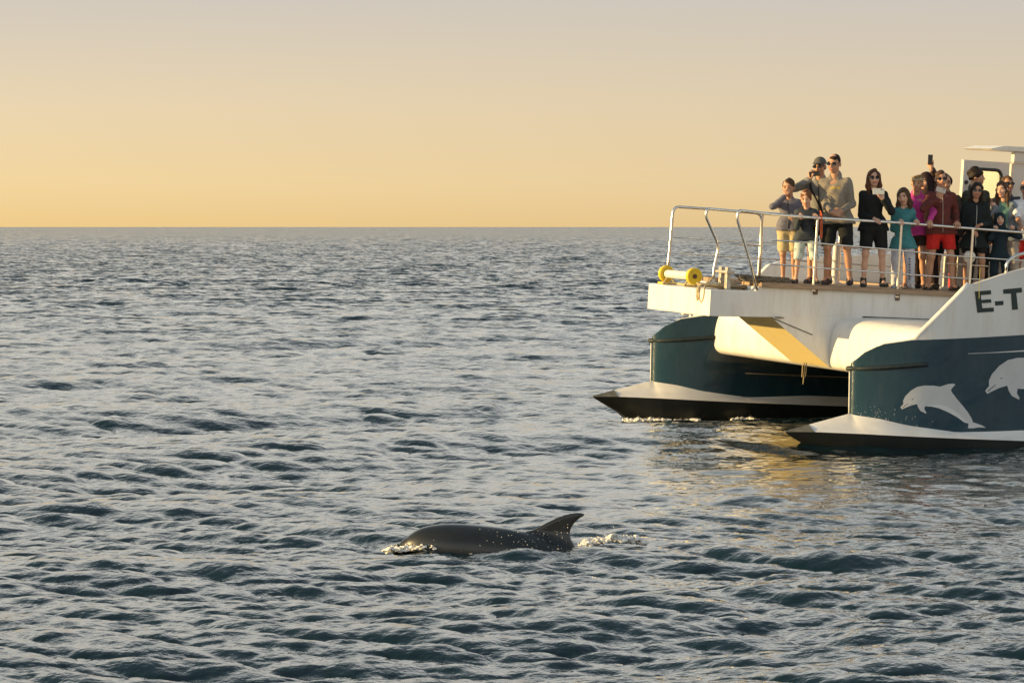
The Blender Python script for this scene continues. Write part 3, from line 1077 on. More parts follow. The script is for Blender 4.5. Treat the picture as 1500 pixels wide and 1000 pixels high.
def person(u, v, H, label, yaw=0, skin=None, hair=('short', 'dark'), head=(0, 0), hands=None, top=None, chest=None, print_leg=False, sleeve=1.0, hem=.47,
           bottom=None, leg_end=.30, fit=1.0, shoes=('shoe', (.02, .02, .02)), glasses=False, cap=None, hood=None, woman=False,
           child=False, stance=.06, lean=(0, 0), open_front=None, zipc=None, zdeck=2.093, seed=0, loose=1.0, hx=0, knee=0.0, strap=None):
    root = empty('person')
    w0 = BOAT_M @ Vector((u, v, zdeck))
    root.location = w0
    root.rotation_euler = (0, 0, yaw)
    tag(root, label, 'person', 'passengers at the railing of the catamaran')
    hh = H * (.168 if child else .144)
    f = fit
    wS = H * (.089 if woman else .097) * (0.95 if child else 1)
    wH = H * .052
    lean = np.array([lean[0], lean[1], 0.0])
    P = lambda x, y, z: np.array([x, y, z]) + lean * (max(0, z / H - .5) / .35)
    zs, zhip, zk, za = .792 * H if not child else .772 * H, .515 * H, .285 * H, .05 * H
    neck0, neck1 = P(hx * .3, .005, .83 * H if not child else .81 * H), P(hx, -.012, H - hh * .80)
    HC = P(hx, -.02, H - hh * .5)
    HR = rotm(head[0], head[1], head[2] if len(head) > 2 else 0)
    sh = {s: P(s * wS, .0, zs) for s in (-1, 1)}
    hands = hands or {}
    arms = {}
    ca, sa = math.cos(-yaw), math.sin(-yaw)
    for s in (-1, 1):
        spec = hands.get(s, dict(at=(s * (wS + .05), -.04, .46 * H), d=(0, -.1, -1), n=(-s, 0, 0), curl=.5))
        at = np.array(spec['at'], float)
        if spec.get('world', True):
            at = np.array([at[0] * ca - at[1] * sa, at[0] * sa + at[1] * ca, at[2]])
        el, wr = ik(sh[s], at, .176 * H, .158 * H, spec.get('hint', (s * .28, .45, -1.0)))
        arms[s] = (el, wr, spec)
    legs = {}
    for s in (-1, 1):
        hip = np.array([s * wH, .0, zhip])
        kn = np.array([s * (wH + stance * .45), -.03 - knee * (1 if s > 0 else .3), zk])
        an = np.array([s * (wH + stance * .75), .015, za])
        legs[s] = (hip, kn, an)
    lo, hi = np.array([-.62, -.62, -.02]), np.array([.62, .5, H + .08])
    pts = np.array([q for s in (-1, 1) for q in (arms[s][0], arms[s][1], sh[s], legs[s][2])] + [HC])
    lo[:2] = pts[:, :2].min(0) - .22
    hi[:2] = pts[:, :2].max(0) + .22
    hi[2] = max(H - hh * .3, pts[:, 2].max() + .15)
    k = H / 1.75
    armr = (.047 * k * f, .040 * k * f, .027 * k)
    # --- body
    F = Field(lo, hi, .0165)
    F.cap(P(0, .0, .56 * H), P(0, .0, .70 * H), .088 * k, .098 * k, .03, squash=(1.25, .95))
    F.cap(P(-wS * .55, 0, .765 * H), P(wS * .55, 0, .765 * H), .075 * k, .075 * k, .05)
    F.ell((0, .01, .52 * H), (.135 * k, .105 * k, .10 * k), .04)
    F.cap(neck0 - (0, 0, .02), neck1, .055 * k * (.82 if woman or child else 1), .05 * k * (.85 if woman or child else 1), .03)
    for s in (-1, 1):
        el, wr, spec = arms[s]
        F.cap(sh[s], el, armr[0], armr[1], .03)
        F.cap(el, wr, armr[1], armr[2], .012)
        hip, kn, an = legs[s]
        F.cap(hip, kn, .078 * k, .052 * k, .03)
        F.ell(kn + (0, -.012, 0), (.05 * k, .05 * k, .06 * k), .03)
        F.cap(kn, an, .048 * k, .034 * k, .02)
        F.ell(kn * .62 + an * .38 + (0, .022 * k, 0), (.044 * k, .046 * k, .095 * k), .03)
        F.cap(an + (0, .02, -.015), an + (s * .02, -.13 * k, -.028 * k), .036 * k, .024 * k, .02)
    parts = [F.mesh()]
    # head, finer
    r = hh * .75
    G = Field(HC - r, HC + r, hh * .036)
    e = lambda c, rad, kk=.06, neg=False: G.ell(HC + HR @ (np.array(c) * hh), np.array(rad) * hh, kk * hh, neg, HR)
    cp = lambda a, b, ra, rb, kk=.04, neg=False: G.cap(HC + HR @ (np.array(a) * hh), HC + HR @ (np.array(b) * hh), ra * hh, rb * hh, kk * hh, neg)
    e((0, .07, .13), (.325, .39, .365))
    e((0, -.07, -.12), (.275, .29, .34), .10)
    e((0, -.20, -.38), (.13, .13, .10), .12)
    cp((0, .12, -.30), (0, .10, -.62), .22, .23, .1)
    cp((0, -.335, .05), (0, -.415, -.12), .035, .058, .05)
    e((-.055, -.36, -.13), (.045, .05, .04), .03)
    e((.055, -.36, -.13), (.045, .05, .04), .03)
    cp((-.19, -.30, .08), (.19, -.30, .08), .05, .05, .07)
    for sx in (-1, 1):
        e((sx * .135, -.385, .015), (.085, .07, .05), .05, True)
        e((sx * .335, .06, -.03), (.045, .10, .14), .03)
        e((sx * .17, -.24, -.10), (.09, .08, .09), .1)
    e((0, -.335, -.245), (.115, .055, .028), .02)
    e((0, -.325, -.295), (.095, .055, .028), .02)
    hv, hf = G.mesh()
    parts.append((hv, hf))
    n_body, n_head = len(parts[0][1]), len(hf)
    for s in (-1, 1):
        el, wr, spec = arms[s]
        fa = wr - el
        d = spec.get('d', fa)
        if spec.get('world', True) and 'd' in spec:
            d = (d[0] * ca - d[1] * sa, d[0] * sa + d[1] * ca, d[2])
        parts.append(hand_mesh(wr, d, spec.get('n', (-s, -.2, 0)), .105 * H, spec.get('curl', .6), spec.get('thumb', -s)))
    V, Fc = join(parts)
    cen = V[Fc].mean(1)
    loc = (cen - HC) @ HR / hh
    mi = np.zeros(len(Fc), int)
    ish = (np.abs(loc) < .7).all(1)
    lipm = ish & (np.abs(loc[:, 0]) < .12) & (loc[:, 1] < -.30) & (np.abs(loc[:, 2] + .27) < .05)
    brow = ish & (np.abs(np.abs(loc[:, 0]) - .14) < .085) & (loc[:, 1] < -.24) & (np.abs(loc[:, 2] - .115) < .026)
    mi[lipm] = 1
    mi[brow] = 2
    hm = HAIR[hair[1]]
    link('body', V, Fc, None, root, True, mats=[skin or SK_L, M_LIP, hm], midx=mi)

    # --- eyes or sunglasses
    def headpt(c):
        return HC + HR @ (np.array(c) * hh)
    if glasses:
        m = MB()
        for sx in (-1, 1):
            ring = [headpt((sx * .15 + .13 * math.cos(a) * (1 + .1 * math.sin(a)), -.40 + .05 * abs(math.cos(a)) , .02 + .085 * math.sin(a))) for a in np.linspace(0, 2 * math.pi, 17)[:-1]]
            back = [headpt((sx * .15 + .13 * math.cos(a), -.36 + .05 * abs(math.cos(a)), .02 + .085 * math.sin(a))) for a in np.linspace(0, 2 * math.pi, 17)[:-1]]
            n_ = 16
            m.add(list(ring) + list(back), [tuple(range(n_)), tuple(range(2 * n_ - 1, n_ - 1, -1))] + [(i, (i + 1) % n_, (i + 1) % n_ + n_, i + n_) for i in range(n_)])
            m.tube([headpt((sx * .27, -.34, .05)), headpt((sx * .35, -.10, .05)), headpt((sx * .355, .08, .03))], .014 * hh, 6)
        m.tube([headpt((-.05, -.42, .04)), headpt((.05, -.42, .04))], .016 * hh, 6)
        m.build('sunglasses', M_LENS, root)
    else:
        for sx in (-1, 1):
            m = MB()
            m.lathe([(0, -.03 * hh), (.028 * hh, -.02 * hh), (.036 * hh, 0), (.028 * hh, .02 * hh), (0, .03 * hh)], tuple(headpt((sx * .135, -.325, .02))), 'y', 10)
            m.build('eye', M_EYE, root, smooth=True)

    # --- hair / cap / hood
    style = hair[0]
    if style != 'bald' and not hood:
        r = hh * (1.0 if style != 'long' else 1.25)
        G = Field(HC - (r, r, r * (1.35 if style == 'long' else 1)), HC + (r, r, r * .95), hh * .038)
        grow = {'short': .020, 'crop': .010, 'curly': .075, 'long': .045, 'headband': .03, 'child': .05, 'cap': .02}[style]
        e((0, .09, .14), (.325 + grow, .39 + grow, .365 + grow))
        zc = {'short': .22, 'crop': .24, 'curly': .20, 'long': .25, 'headband': .26, 'child': .17, 'cap': .2}[style]
        # take the face out
        e((0, -.54, -.08 if style == 'long' else -.10), (.285, .46, .45), .05, True)
        if style in ('short', 'crop', 'cap', 'curly', 'child'):
            G.cut(headpt((0, 0, -.06 if style != 'child' else -.14)), HR @ np.array((0, -.35, -1.0)))
        if style == 'long':
            for sx in (-1, 1):
                cp((sx * .27, .02, .12), (sx * .36, -.06, -.45), .12, .13, .06)
                cp((sx * .36, -.06, -.45), (sx * .33, -.16, -1.10), .13, .06, .06)
            cp((0, .25, .1), (0, .28, -.75), .24, .20, .1)
        if style == 'headband':
            e((0, .36, -.05), (.16, .16, .22), .08)
        G.wrinkle(.018 * hh * (2.8 if style == 'curly' else 1.9), (10 if style == 'curly' else 11) / hh, seed + 5)
        vv, ff = G.mesh()
        if len(ff):
            link('hair', vv, ff, hm, root, True)
    if style == 'headband':
        m = MB()
        m.tube([headpt((.37 * math.cos(a), .09 + .43 * math.sin(a) * .98, .30 + .06 * math.sin(a))) for a in np.linspace(0, 2 * math.pi, 25)[:-1]], .05 * hh, 8, closed=True)
        m.build('headband', fabric('headband', (.45, .36, .22)), root, smooth=True)
    if cap:
        G = Field(HC - hh, HC + hh, hh * .034)
        e((0, .09, .16), (.365, .43, .40))
        G.cut(headpt((0, 0, .16)), HR @ np.array((0, .15, -1.0)))
        e((0, -.42, .20), (.26, .24, .035), .03)
        vv, ff = G.mesh()
        link('cap', vv, ff, fabric('cap' + label[:6], cap), root, True)
    if hood:
        G = Field(HC - hh * 1.15, HC + hh * 1.1, hh * .036)
        e((0, .08, .08), (.44, .47, .50))
        cp((0, .1, -.2), (0, .12, -.65), .40, .48, .1)
        e((0, -.48, -.06), (.25, .48, .34), .05, True)
        G.wrinkle(.014 * hh, 6 / hh, seed)
        vv, ff = G.mesh()
        link('hood', vv, ff, hood, root, True)
        if hair[0] == 'long':
            G = Field(HC - hh * 1.1, HC + hh, hh * .036)
            for sx in (-1, 1):
                cp((sx * .22, -.14, .22), (sx * .27, -.20, -.42), .07, .08, .05)
            vv, ff = G.mesh()
            link('hair', vv, ff, hm, root, True)
    # --- top garment
    if top:
        c = .026 * k * loose
        F = Field(lo, hi, .0155)
        zh = hem * H
        F.cap(P(0, .0, zh + .06 * H), P(0, .0, .70 * H), (.098 if woman else .102) * k * f + c * .6, .104 * k * f + c * .8, .05, squash=(1.12, .95))
        hx_ = max(.140 * k * f + c * .6, wH + .092 * k + c * .95) if bottom else .14 * k * f
        F.ell((0, .002, zh + .01 * H), (hx_, max(.112 * k * f + c * .6, .100 * k + c), .115 * H), .05)
        F.cap(P(-wS * .62, 0, .752 * H), P(wS * .62, 0, .752 * H), .080 * k + c * .4, .080 * k + c * .4, .06)
        for s in (-1, 1):
            F.cap(P(s * wS * .25, .01, .80 * H), sh[s], .045 * k, .040 * k, .05)
        if bottom:
            for s in (-1, 1):
                F.cap((s * (wH + stance * .2), 0, zh - .01), (s * wH * .9, 0, zh + .07 * H), .096 * k + c * 1.2, .090 * k + c * .6, .05)
        F.cut((0, 0, zh), (0, 0, -1))
        for s in (-1, 1):
            el, wr, spec = arms[s]
            F.cap(sh[s] - (0, 0, .012), el, armr[0] + c * .55, armr[1] + c * .6, .035)
            if sleeve > .6:
                F.cap(el, el + (wr - el) * (.93 * sleeve), armr[1] + c * .6, armr[2] + c * .6, .015)
            elif sleeve > 0:
                pass
        if sleeve <= .6:
            for s in (-1, 1):
                el, wr, spec = arms[s]
                a = sh[s] + (el - sh[s]) * .75
                n_ = (el - sh[s]) / np.linalg.norm(el - sh[s])
                # cut the sleeve beyond the upper arm, locally
                X, Y, Z = np.meshgrid(*F.ax, indexing='ij', sparse=True)
                pl = (X - a[0]) * n_[0] + (Y - a[1]) * n_[1] + (Z - a[2]) * n_[2]
                far_ = np.abs(X) > wS * 1.05
                F.D = np.where(far_ & (X * s > 0), np.maximum(F.D, pl), F.D)
        # collar or folded hood round the neck
        cr = .062 * k
        F.cap(neck0 + (0, .03 * k, -.01), neck0 + (0, .045 * k, .012 * k), cr + .028 * k, cr + .022 * k, .03)
        F.wrinkle(.0045 * k, 34, seed + 1)
        if not hood:
            F.cap(neck0 + (0, -.05 * k, .03 * k), neck1 + (0, -.05, .02), .055 * k, .05 * k, .008, True)
        vv, ff = F.mesh()
        names = 'jacket' if sleeve > .6 else 'shirt'
        mats_ = [top]
        mi_ = np.zeros(len(ff), int)
        cc = vv[ff].mean(1)
        if open_front:
            mats_.append(open_front)
            mi_[(np.abs(cc[:, 0] - lean[0] * .5) < .035 + .05 * np.clip((cc[:, 2] / H - .6) / .2, 0, 1)) & (cc[:, 1] < -.05) & (cc[:, 2] > .50 * H) & (cc[:, 2] < .83 * H)] = 1
        if chest:
            mats_.append(chest[4])
            band = (cc[:, 2] > chest[0] * H) & (cc[:, 2] < chest[1] * H) & (cc[:, 0] > chest[2]) & (cc[:, 0] < chest[3]) & (cc[:, 1] < -.06)
            mi_[band & (np.sin(cc[:, 0] * 190) + np.sin(cc[:, 0] * 83) > -.8)] = len(mats_) - 1
        jk = link(names, vv, ff, None, root, True, mats=mats_, midx=mi_)
        if zipc:
            xs = []
            fr = vv[(np.abs(vv[:, 0]) < .03) & (vv[:, 1] < 0)]
            for z in np.linspace(zh + .03, .79 * H, 9):
                q = fr[np.abs(fr[:, 2] - z) < .03]
                if len(q):
                    xs.append((float(lean[0]) * max(0, z / H - .5) / .35, float(q[:, 1].min()) - .003, z))
            if len(xs) > 2:
                MB().tube(xs, .006, 6).build('zip', mat('zip ' + str(zipc), zipc, .4), jk, smooth=True)
        if strap:
            a, b = P(strap[1] * wS * .8, -.02, .83 * H), P(-strap[1] * wS * .7, -.13 * k - c, .50 * H)
            MB().tube(smooth_path([P(strap[1] * wS * .75, .02, .835 * H), P(strap[1] * wS * .62, -.13 * k, .76 * H), P(0, -.16 * k - c * .6, .65 * H), tuple(b)], 6), .014, 6).build('strap', fabric('strap', strap[0]), root, smooth=True)
    # --- bottom garment
    if bottom:
        c = .022 * k * min(loose, 1.1)
        F = Field((-.34 * k, -.3 * k, 0), (.34 * k, .3 * k, .62 * H), .015)
        F.ell((0, .008, .52 * H), (.152 * k * f, .122 * k * f, .10 * H), .03)
        for s in (-1, 1):
            hip, kn, an = legs[s]
            F.cap(hip, kn, .086 * k + c, .060 * k + c * 1.3, .02)
            if leg_end < .25:
                F.cap(kn, an + (0, 0, -.01), .058 * k + c, .046 * k + c, .02)
        F.cut((0, 0, leg_end * H), (0, 0, -1))
        F.cut((0, 0, min(.575 * H, (hem + .03) * H) if top else .575 * H), (0, 0, 1))
        F.wrinkle(.004 * k, 36, seed + 2)
        vv, ff = F.mesh()
        tr_ = link('trousers' if leg_end < .25 else 'shorts', vv, ff, bottom, root, True)
        if print_leg:
            for q, z in enumerate(np.linspace(.10, .30, 8)):
                near = vv[(np.abs(vv[:, 2] - z * H) < .02) & (np.abs(vv[:, 0] - .095) < .02)]
                if len(near):
                    y_ = near[:, 1].min() - .002
                    MB().box(.083, .107, y_ - .002, y_ + .002, z * H - .010 - .003 * (q % 2), z * H + .010).build('print', mat('dark print', (.06, .06, .09), .8), tr_)
    # --- footwear
    for s in (-1, 1):
        hip, kn, an = legs[s]
        kind, col_ = shoes[:2]
        tx = an + (s * .03, -.16 * k, 0)
        if kind == 'shoe':
            G = Field(an + (-.12, -.28 * k, -.11), an + (.12, .12, .1), .0085)
            G.cap((an[0], an[1] + .025 * k, .042 * k), (an[0], an[1] - .01, .075 * k), .046 * k, .045 * k, .02)
            G.cap((an[0], an[1] - .02, .04 * k), (tx[0], tx[1], .03 * k), .046 * k, .040 * k, .02)
            G.cut((0, 0, 0.004), (0, 0, -1))
            G.cut((0, 0, .095 * k), (0, 0, 1))
            vv, ff = G.mesh()
            shoe = link('shoe', vv, ff, mat('shoe %s' % (col_,), col_, .6), root, True)
            if len(shoes) > 2:
                m = MB()
                sw = smooth_path([(an[0] - s * .0, 0, .035 * k), (0, -.04, .028 * k), (0, -.11 * k, .062 * k)], 5)
                for q0, q1, wv in zip(sw[:-1], sw[1:], np.linspace(.014, .004, len(sw) - 1)):
                    x = an[0] - .052 * k if s > 0 else an[0] - .050 * k
                    m.box(x - .004, x + .002, an[1] + q1[1], an[1] + q0[1] + .001, q0[2] - wv * .6, q0[2] + wv * .6)
                m.build('shoe_mark', mat('white mark', (.8, .8, .8), .5), shoe)
        elif kind == 'boot':
            G = Field(an + (-.1, -.26 * k, -.11), an + (.1, .1, .14), .0085)
            G.cap((an[0], an[1] + .01, .04 * k), (an[0], an[1] + .005, .14 * k), .05 * k, .046 * k, .02)
            G.cap((an[0], an[1] - .01, .04 * k), (tx[0], tx[1] + .03, .03 * k), .046 * k, .038 * k, .02)
            G.cut((0, 0, 0.004), (0, 0, -1))
            G.cut((0, 0, .15 * k), (0, 0, 1))
            vv, ff = G.mesh()
            link('boot', vv, ff, mat('shoe %s' % (col_,), col_, .6), root, True)
        else:
            m = MB()
            out = [(an[0] + dx * k + s * .02 * t, an[1] + dy * k) for dx, dy, t in ((-.04, .06, 0), (.04, .06, 0), (.045, -.05, .5), (.05, -.15, 1), (.02, -.19, 1), (-.02, -.19, 1), (-.05, -.15, 1), (-.045, -.05, .5))]
            m.prism(out, 'z', .003, .020)
            for yy in (-.10, -.02, .045):
                cx, cy = an[0] + s * .012, an[1] + yy * k
                m.tube([(cx + .046 * k * math.cos(a), cy, .012 + (.052 if yy < 0 else .085) * k * math.sin(a)) for a in np.linspace(0, math.pi, 9)], .008, 6)
            m.build('sandal', mat('shoe %s' % (col_,), col_, .7), root)
    root['_'] = 0
    del root['_']
    return root, {s: (arms[s][1], arms[s][2]) for s in (-1, 1)}, w0, yaw


def rail_at(dx, v, z=1.0):
    """hand on the port railing, offset from a passenger standing at y = v"""
    return (dx, -(v - 2.2) * 1.082 + .414 * dx + .045, z)


def hold(dx, v, **kw):
    d = dict(at=rail_at(dx, v), d=(0, -1, -.25), n=(0, -.1, -1), curl=.75)
    d.update(kw)
    return d


def held(name, label, cat, base, off, size, rot, m, group=None, screen=None):
    """small box-shaped device held by a passenger"""
    o = MB().box(-size[0] / 2, size[0] / 2, -size[1] / 2, size[1] / 2, -size[2] / 2, size[2] / 2).build(name, m, bevel=min(size) * .3)
    ca, sa = math.cos(base[1]), math.sin(base[1])
    o.location = base[0] + Vector((off[0] * ca - off[1] * sa, off[0] * sa + off[1] * ca, off[2]))
    o.rotation_euler = (rot[0], rot[1], rot[2] + base[1])
    tag(o, label, cat, group)
    if screen:
        MB().lathe([(0, -.003), (.009, -.003), (.010, 0), (0, 0)], (size[0] * .25, -size[1] / 2, size[2] * .3), 'y', 12).build('lens', M_LENS, o)
    return o


M_PHONE = mat('black phone', (.015, .015, .017), .25)
BLK = fabric('black', (.014, .017, .018))
# 1 child with a raised arm, grey jacket
v = 2.78
r_ = person(.36, v, 1.50, 'child in grey jacket and beige shorts shading the face with one hand', yaw=R(-8), child=True, hair=('short', 'brown'), skin=SK_T, seed=10,
            head=(R(-8), R(6)), top=fabric('grey blue', (.15, .15, .19)), bottom=fabric('beige', (.52, .42, .24)), leg_end=.30, hem=.50, zipc=(.05, .05, .05), shoes=('sandal', (.05, .04, .03)), stance=.0,
            hands={-1: dict(at=(-.07, -.17, 1.25), hint=(-1, -.1, -.9), d=(.5, -.1, .8), n=(.2, 1, 0), curl=.7), 1: hold(.02, v, at=(.03, -.25, .97))})
# 2 boy
v = 2.42
r_ = person(.46, v, 1.34, 'blond boy in dark jacket and pale patterned shorts leaning on the railing', yaw=R(-6), child=True, hair=('child', 'red'), head=(R(-6), R(14), R(-4)), seed=20,
            top=mat('dark patched jacket', (.022, .03, .042), .8, vary=.7, scale=9), bottom=mat('patterned shorts', (.52, .60, .58), .8, dirt=(.05, .10, .12), dirt_scale=11, dirt_amt=1.0), leg_end=.24 + .02, hem=.46, loose=1.25, shoes=('shoe', (.03, .03, .03)),
            hands={-1: hold(-.10, v), 1: hold(.12, v)}, stance=.10, knee=.02, lean=(.0, -.07))
boy = r_
# 3 man with cap
v = 2.92
r_ = person(.94, v, 1.84, 'man in dark cap and grey jacket raising a black phone', yaw=R(-14), hair=('crop', 'dark'), glasses=True, cap=(.10, .10, .095), skin=SK_T, seed=30, head=(R(-12), R(4)),
            top=fabric('mid grey', (.21, .21, .205)), zipc=(.02, .02, .02), bottom=fabric('charcoal', (.03, .03, .035)), shoes=('shoe', (.04, .04, .04)), strap=((.015, .015, .015), -1),
            hands={-1: dict(at=(-.17, -.30, 1.52), hint=(-1, .1, -.5), d=(.25, -.2, 1), n=(.5, 1, 0), curl=.9), 1: dict(at=(.06, -.20, 1.0), d=(-.4, -.5, -.6), n=(-.5, 0, -.5), curl=.8)})
held('phone', 'black phone raised by the man in the cap', 'phone', (r_[2], 0), (-.11, -.34, 1.60), (.15, .012, .075), (0, R(-8), R(-10)), M_PHONE, None, True)
# 4 tall man
v = 2.52
r_ = person(1.03, v, 1.90, 'tall man in grey hoodie, black shorts and sunglasses', yaw=R(-16), hair=('crop', 'dark'), glasses=True, skin=SK_T, seed=40, head=(R(-14), R(8), R(4)), lean=(-.04, -.03), loose=.95, fit=.96,
            top=fabric('warm grey hoodie', (.23, .205, .175)), chest=(.735, .752, -.11, .05, fabric('ochre print', (.42, .30, .07))), bottom=BLK, leg_end=.31, shoes=('shoe', (.016, .017, .020), 1), stance=.10, knee=.02,
            hands={-1: dict(at=(-.10, -.27, 1.05), d=(.8, -.4, -.1), n=(.2, .9, -.2), curl=.8), 1: dict(at=(.03, -.26, 1.08), d=(-.9, -.3, -.2), n=(-.1, .9, -.2), curl=.7)})
# 5 woman in black hoodie
v = 2.42
r_ = person(1.56, v, 1.71, 'woman in black hoodie and sunglasses holding a pale phone under her chin', yaw=R(4), hair=('long', 'auburn'), woman=True, glasses=True, seed=50, loose=1.15, fit=.98,
            top=BLK, bottom=fabric('black shorts', (.012, .013, .014)), leg_end=.33, hem=.48, shoes=('boot', (.02, .022, .018)), stance=.07,
            hands={-1: dict(at=rail_at(-.02, v), d=(.5, -.7, -.2), n=(0, -.1, -1), curl=.7), 1: dict(at=(.11, -.25, 1.28), hint=(.6, .2, -1), d=(-.45, -.3, .7), n=(-.3, .9, 0), curl=.9)})
held('phone', 'pale grey phone held flat by the woman in the black hoodie', 'phone', (r_[2], 0), (.04, -.30, 1.39), (.17, .012, .09), (R(-14), 0, 0), mat('pale phone', (.55, .56, .54), .35), None, True)
# 6 girl in teal
v = 2.40
r_ = person(2.04, v, 1.47, 'girl in teal hoodie and pale grey sweatpants with long hair', yaw=R(-6), child=True, woman=True, hair=('long', 'brown'), seed=60, lean=(0, -.05), head=(R(-12), R(12), R(-6)), loose=1.5,
            top=fabric('teal', (.055, .21, .235)), bottom=fabric('pale sweat', (.50, .52, .60)), leg_end=.02, hem=.40, print_leg=True, shoes=('shoe', (.4, .4, .42)), stance=.05,
            hands={-1: hold(-.06, v), 1: hold(.18, v)})
girl = r_
# 7 woman in magenta
v = 2.74
r_ = person(2.42, v, 1.67, 'woman in magenta hoodie with a headband behind the girl in teal', yaw=R(-8), woman=True, hair=('headband', 'blond'), skin=SK_T, seed=70, head=(R(-6), R(4), R(5)), fit=.98, lean=(.03, -.06),
            top=fabric('magenta', (.52, .055, .27)), bottom=fabric('dark brown shorts', (.04, .025, .02)), leg_end=.38, shoes=('sandal', (.06, .03, .02)),
            hands={1: dict(at=(.16, -.50, 1.0), hint=(1, .3, -.2), d=(0, -.8, -.4), n=(0, -.1, -1), curl=.7), -1: dict(at=(-.06, -.30, 1.02), d=(-.3, -.8, -.3), n=(0, 0, -1), curl=.7)})
# 8 hooded
r_ = person(2.80, 3.08, 1.72, 'person in dark hooded jacket with long hair behind the maroon jacket', yaw=R(-30), woman=True, hood=fabric('dark maroon', (.035, .018, .020)), hair=('long', 'dark'), skin=SK_L, seed=80, head=(R(-10), R(4)),
            top=MATS['fabric dark maroon'], bottom=fabric('dark leggings', (.03, .02, .022)), leg_end=.05, shoes=('shoe', (.02, .02, .02)))
# 9 man in maroon
v = 2.42
r_ = person(2.68, v, 1.76, 'man in maroon zip jacket and red shorts filming with a phone', yaw=R(6), hair=('short', 'brown'), glasses=True, skin=SK_T, seed=90, fit=1.0, loose=1.05, head=(R(-4), R(2)),
            top=fabric('maroon', (.125, .035, .030)), zipc=(.4, .32, .28), bottom=fabric('red', (.50, .022, .018)), leg_end=.345, shoes=('sandal', (.02, .02, .02)), stance=.12,
            hands={-1: dict(at=(-.06, -.34, 1.34), hint=(-1, .1, -.8), d=(.1, -.3, 1), n=(.3, .9, 0), curl=1.0), 1: hold(.22, v)})
held('phone', 'pale phone held up by the man in the maroon jacket', 'phone', (r_[2], 0), (-.05, -.40, 1.47), (.15, .012, .075), (0, R(14), R(10)), mat('silver phone', (.5, .45, .42), .35), None, True)
# 9b person with arm high
r_ = person(3.08, 2.98, 1.72, 'person in dark sleeve holding a phone overhead behind the maroon jacket', yaw=R(-4), hair=('short', 'dark'), skin=SK_T, seed=95, head=(0, R(8)),
            top=fabric('umber', (.07, .05, .04)), bottom=BLK, shoes=('shoe', (.02, .02, .02)),
            hands={-1: dict(at=(-.24, -.20, 1.80), hint=(.3, .2, 1.0), d=(-.1, 0, 1), n=(.2, .9, 0), curl=.9)})
held('phone', 'black phone held highest of all above the heads', 'phone', (r_[2], 0), (-.26, -.23, 1.93), (.07, .012, .15), (0, R(2), 0), M_PHONE, None, True)
# 10 curly man
r_ = person(3.56, 2.92, 1.84, 'man with dark curly hair in olive jacket looking aft', yaw=R(30), hair=('curly', 'dark'), skin=SK_T, seed=100, head=(R(48), R(0)), fit=1.05,
            top=fabric('olive', (.055, .060, .040)), bottom=fabric('dark olive trousers', (.03, .03, .025)), leg_end=.05, shoes=('shoe', (.02, .02, .02)))
# 11 woman in black jacket
v = 2.42
r_ = person(3.24, v, 1.62, 'woman in black zip jacket with hands crossed on the railing post', yaw=R(2), woman=True, hair=('long', 'dark'), glasses=True, skin=SK_T, seed=110, fit=1.1, loose=1.35, lean=(.02, -.05), head=(R(-4), R(8), R(6)),
            top=fabric('black jacket', (.012, .018, .020)), zipc=(.35, .36, .36), bottom=fabric('black skirt', (.012, .012, .014)), leg_end=.36, hem=.40, shoes=('sandal', (.04, .03, .02)),
            hands={-1: dict(at=(-.06, -.21, .93), d=(.5, -.6, -.5), n=(0, -.1, -1), curl=.7), 1: dict(at=(.09, -.20, 1.0), d=(-.7, -.6, -.1), n=(0, -.1, -1), curl=.7)})
# 12 man in sunglasses behind
r_ = person(4.22, 3.12, 1.76, 'man with short hair and sunglasses behind the woman in denim', yaw=R(10), hair=('short', 'brown'), glasses=True, skin=SK_D, seed=120, head=(R(6), 0),
            top=fabric('dark blue shirt', (.05, .05, .07)), bottom=BLK, shoes=('shoe', (.02, .02, .02)))
# 13 woman in denim pointing
v = 2.72
r_ = person(3.97, v, 1.66, 'long-haired woman in denim jacket stretching out an arm with a phone', yaw=R(-14), woman=True, hair=('long', 'brown'), seed=130, lean=(-.05, -.06), head=(R(-20), R(2), R(-8)),
            top=mat('washed denim', (.19, .225, .27), .85, vary=.35, scale=14, bump=.4, bscale=120), open_front=fabric('sea green', (.12, .24, .21)), bottom=fabric('light trousers', (.45, .40, .36)), leg_end=.05, shoes=('shoe', (.3, .3, .3)),
            hands={-1: dict(at=(-.25, -.36, 1.33), hint=(-.6, .1, -1), d=(-.5, -.6, .2), n=(.8, -.4, .2), curl=.9)})
held('phone', 'dark phone in the outstretched hand of the woman in denim', 'phone', (r_[2], 0), (-.30, -.45, 1.38), (.13, .012, .065), (0, R(-6), R(-20)), M_PHONE, None, True)
# 14 small child
v = 2.40
nv = fabric('navy', (.014, .028, .040))
r_ = person(3.66, v, 1.19, 'small child in navy hooded suit gripping the railing', yaw=R(4), child=True, hood=nv, hair=('bald', 'dark'), seed=140, head=(R(-6), R(-6)), loose=1.6, fit=1.15,
            top=nv, bottom=nv, leg_end=.04, hem=.40, shoes=('shoe', (.02, .02, .02)), hands={-1: hold(-.10, v), 1: hold(.17, v)})
# 15 bald man at the right
v = 2.62
r_ = person(4.24, v, 1.71, 'bald man in white shirt, red shorts and sunglasses', yaw=R(-6), hair=('bald', 'dark'), glasses=True, skin=SK_D, seed=150, head=(R(-10), R(6)), fit=1.12,
            top=fabric('white cotton', (.72, .73, .76)), sleeve=.4, bottom=fabric('bright red', (.55, .03, .02)), leg_end=.31, shoes=('sandal', (.03, .03, .03)),
            hands={-1: dict(at=(-.13, -.44, 1.0), d=(-.4, -.8, -.2), n=(0, 0, -1), curl=.6), 1: dict(at=(.20, -.35, 1.0), d=(-.1, -.8, -.2), n=(0, 0, -1), curl=.6)})
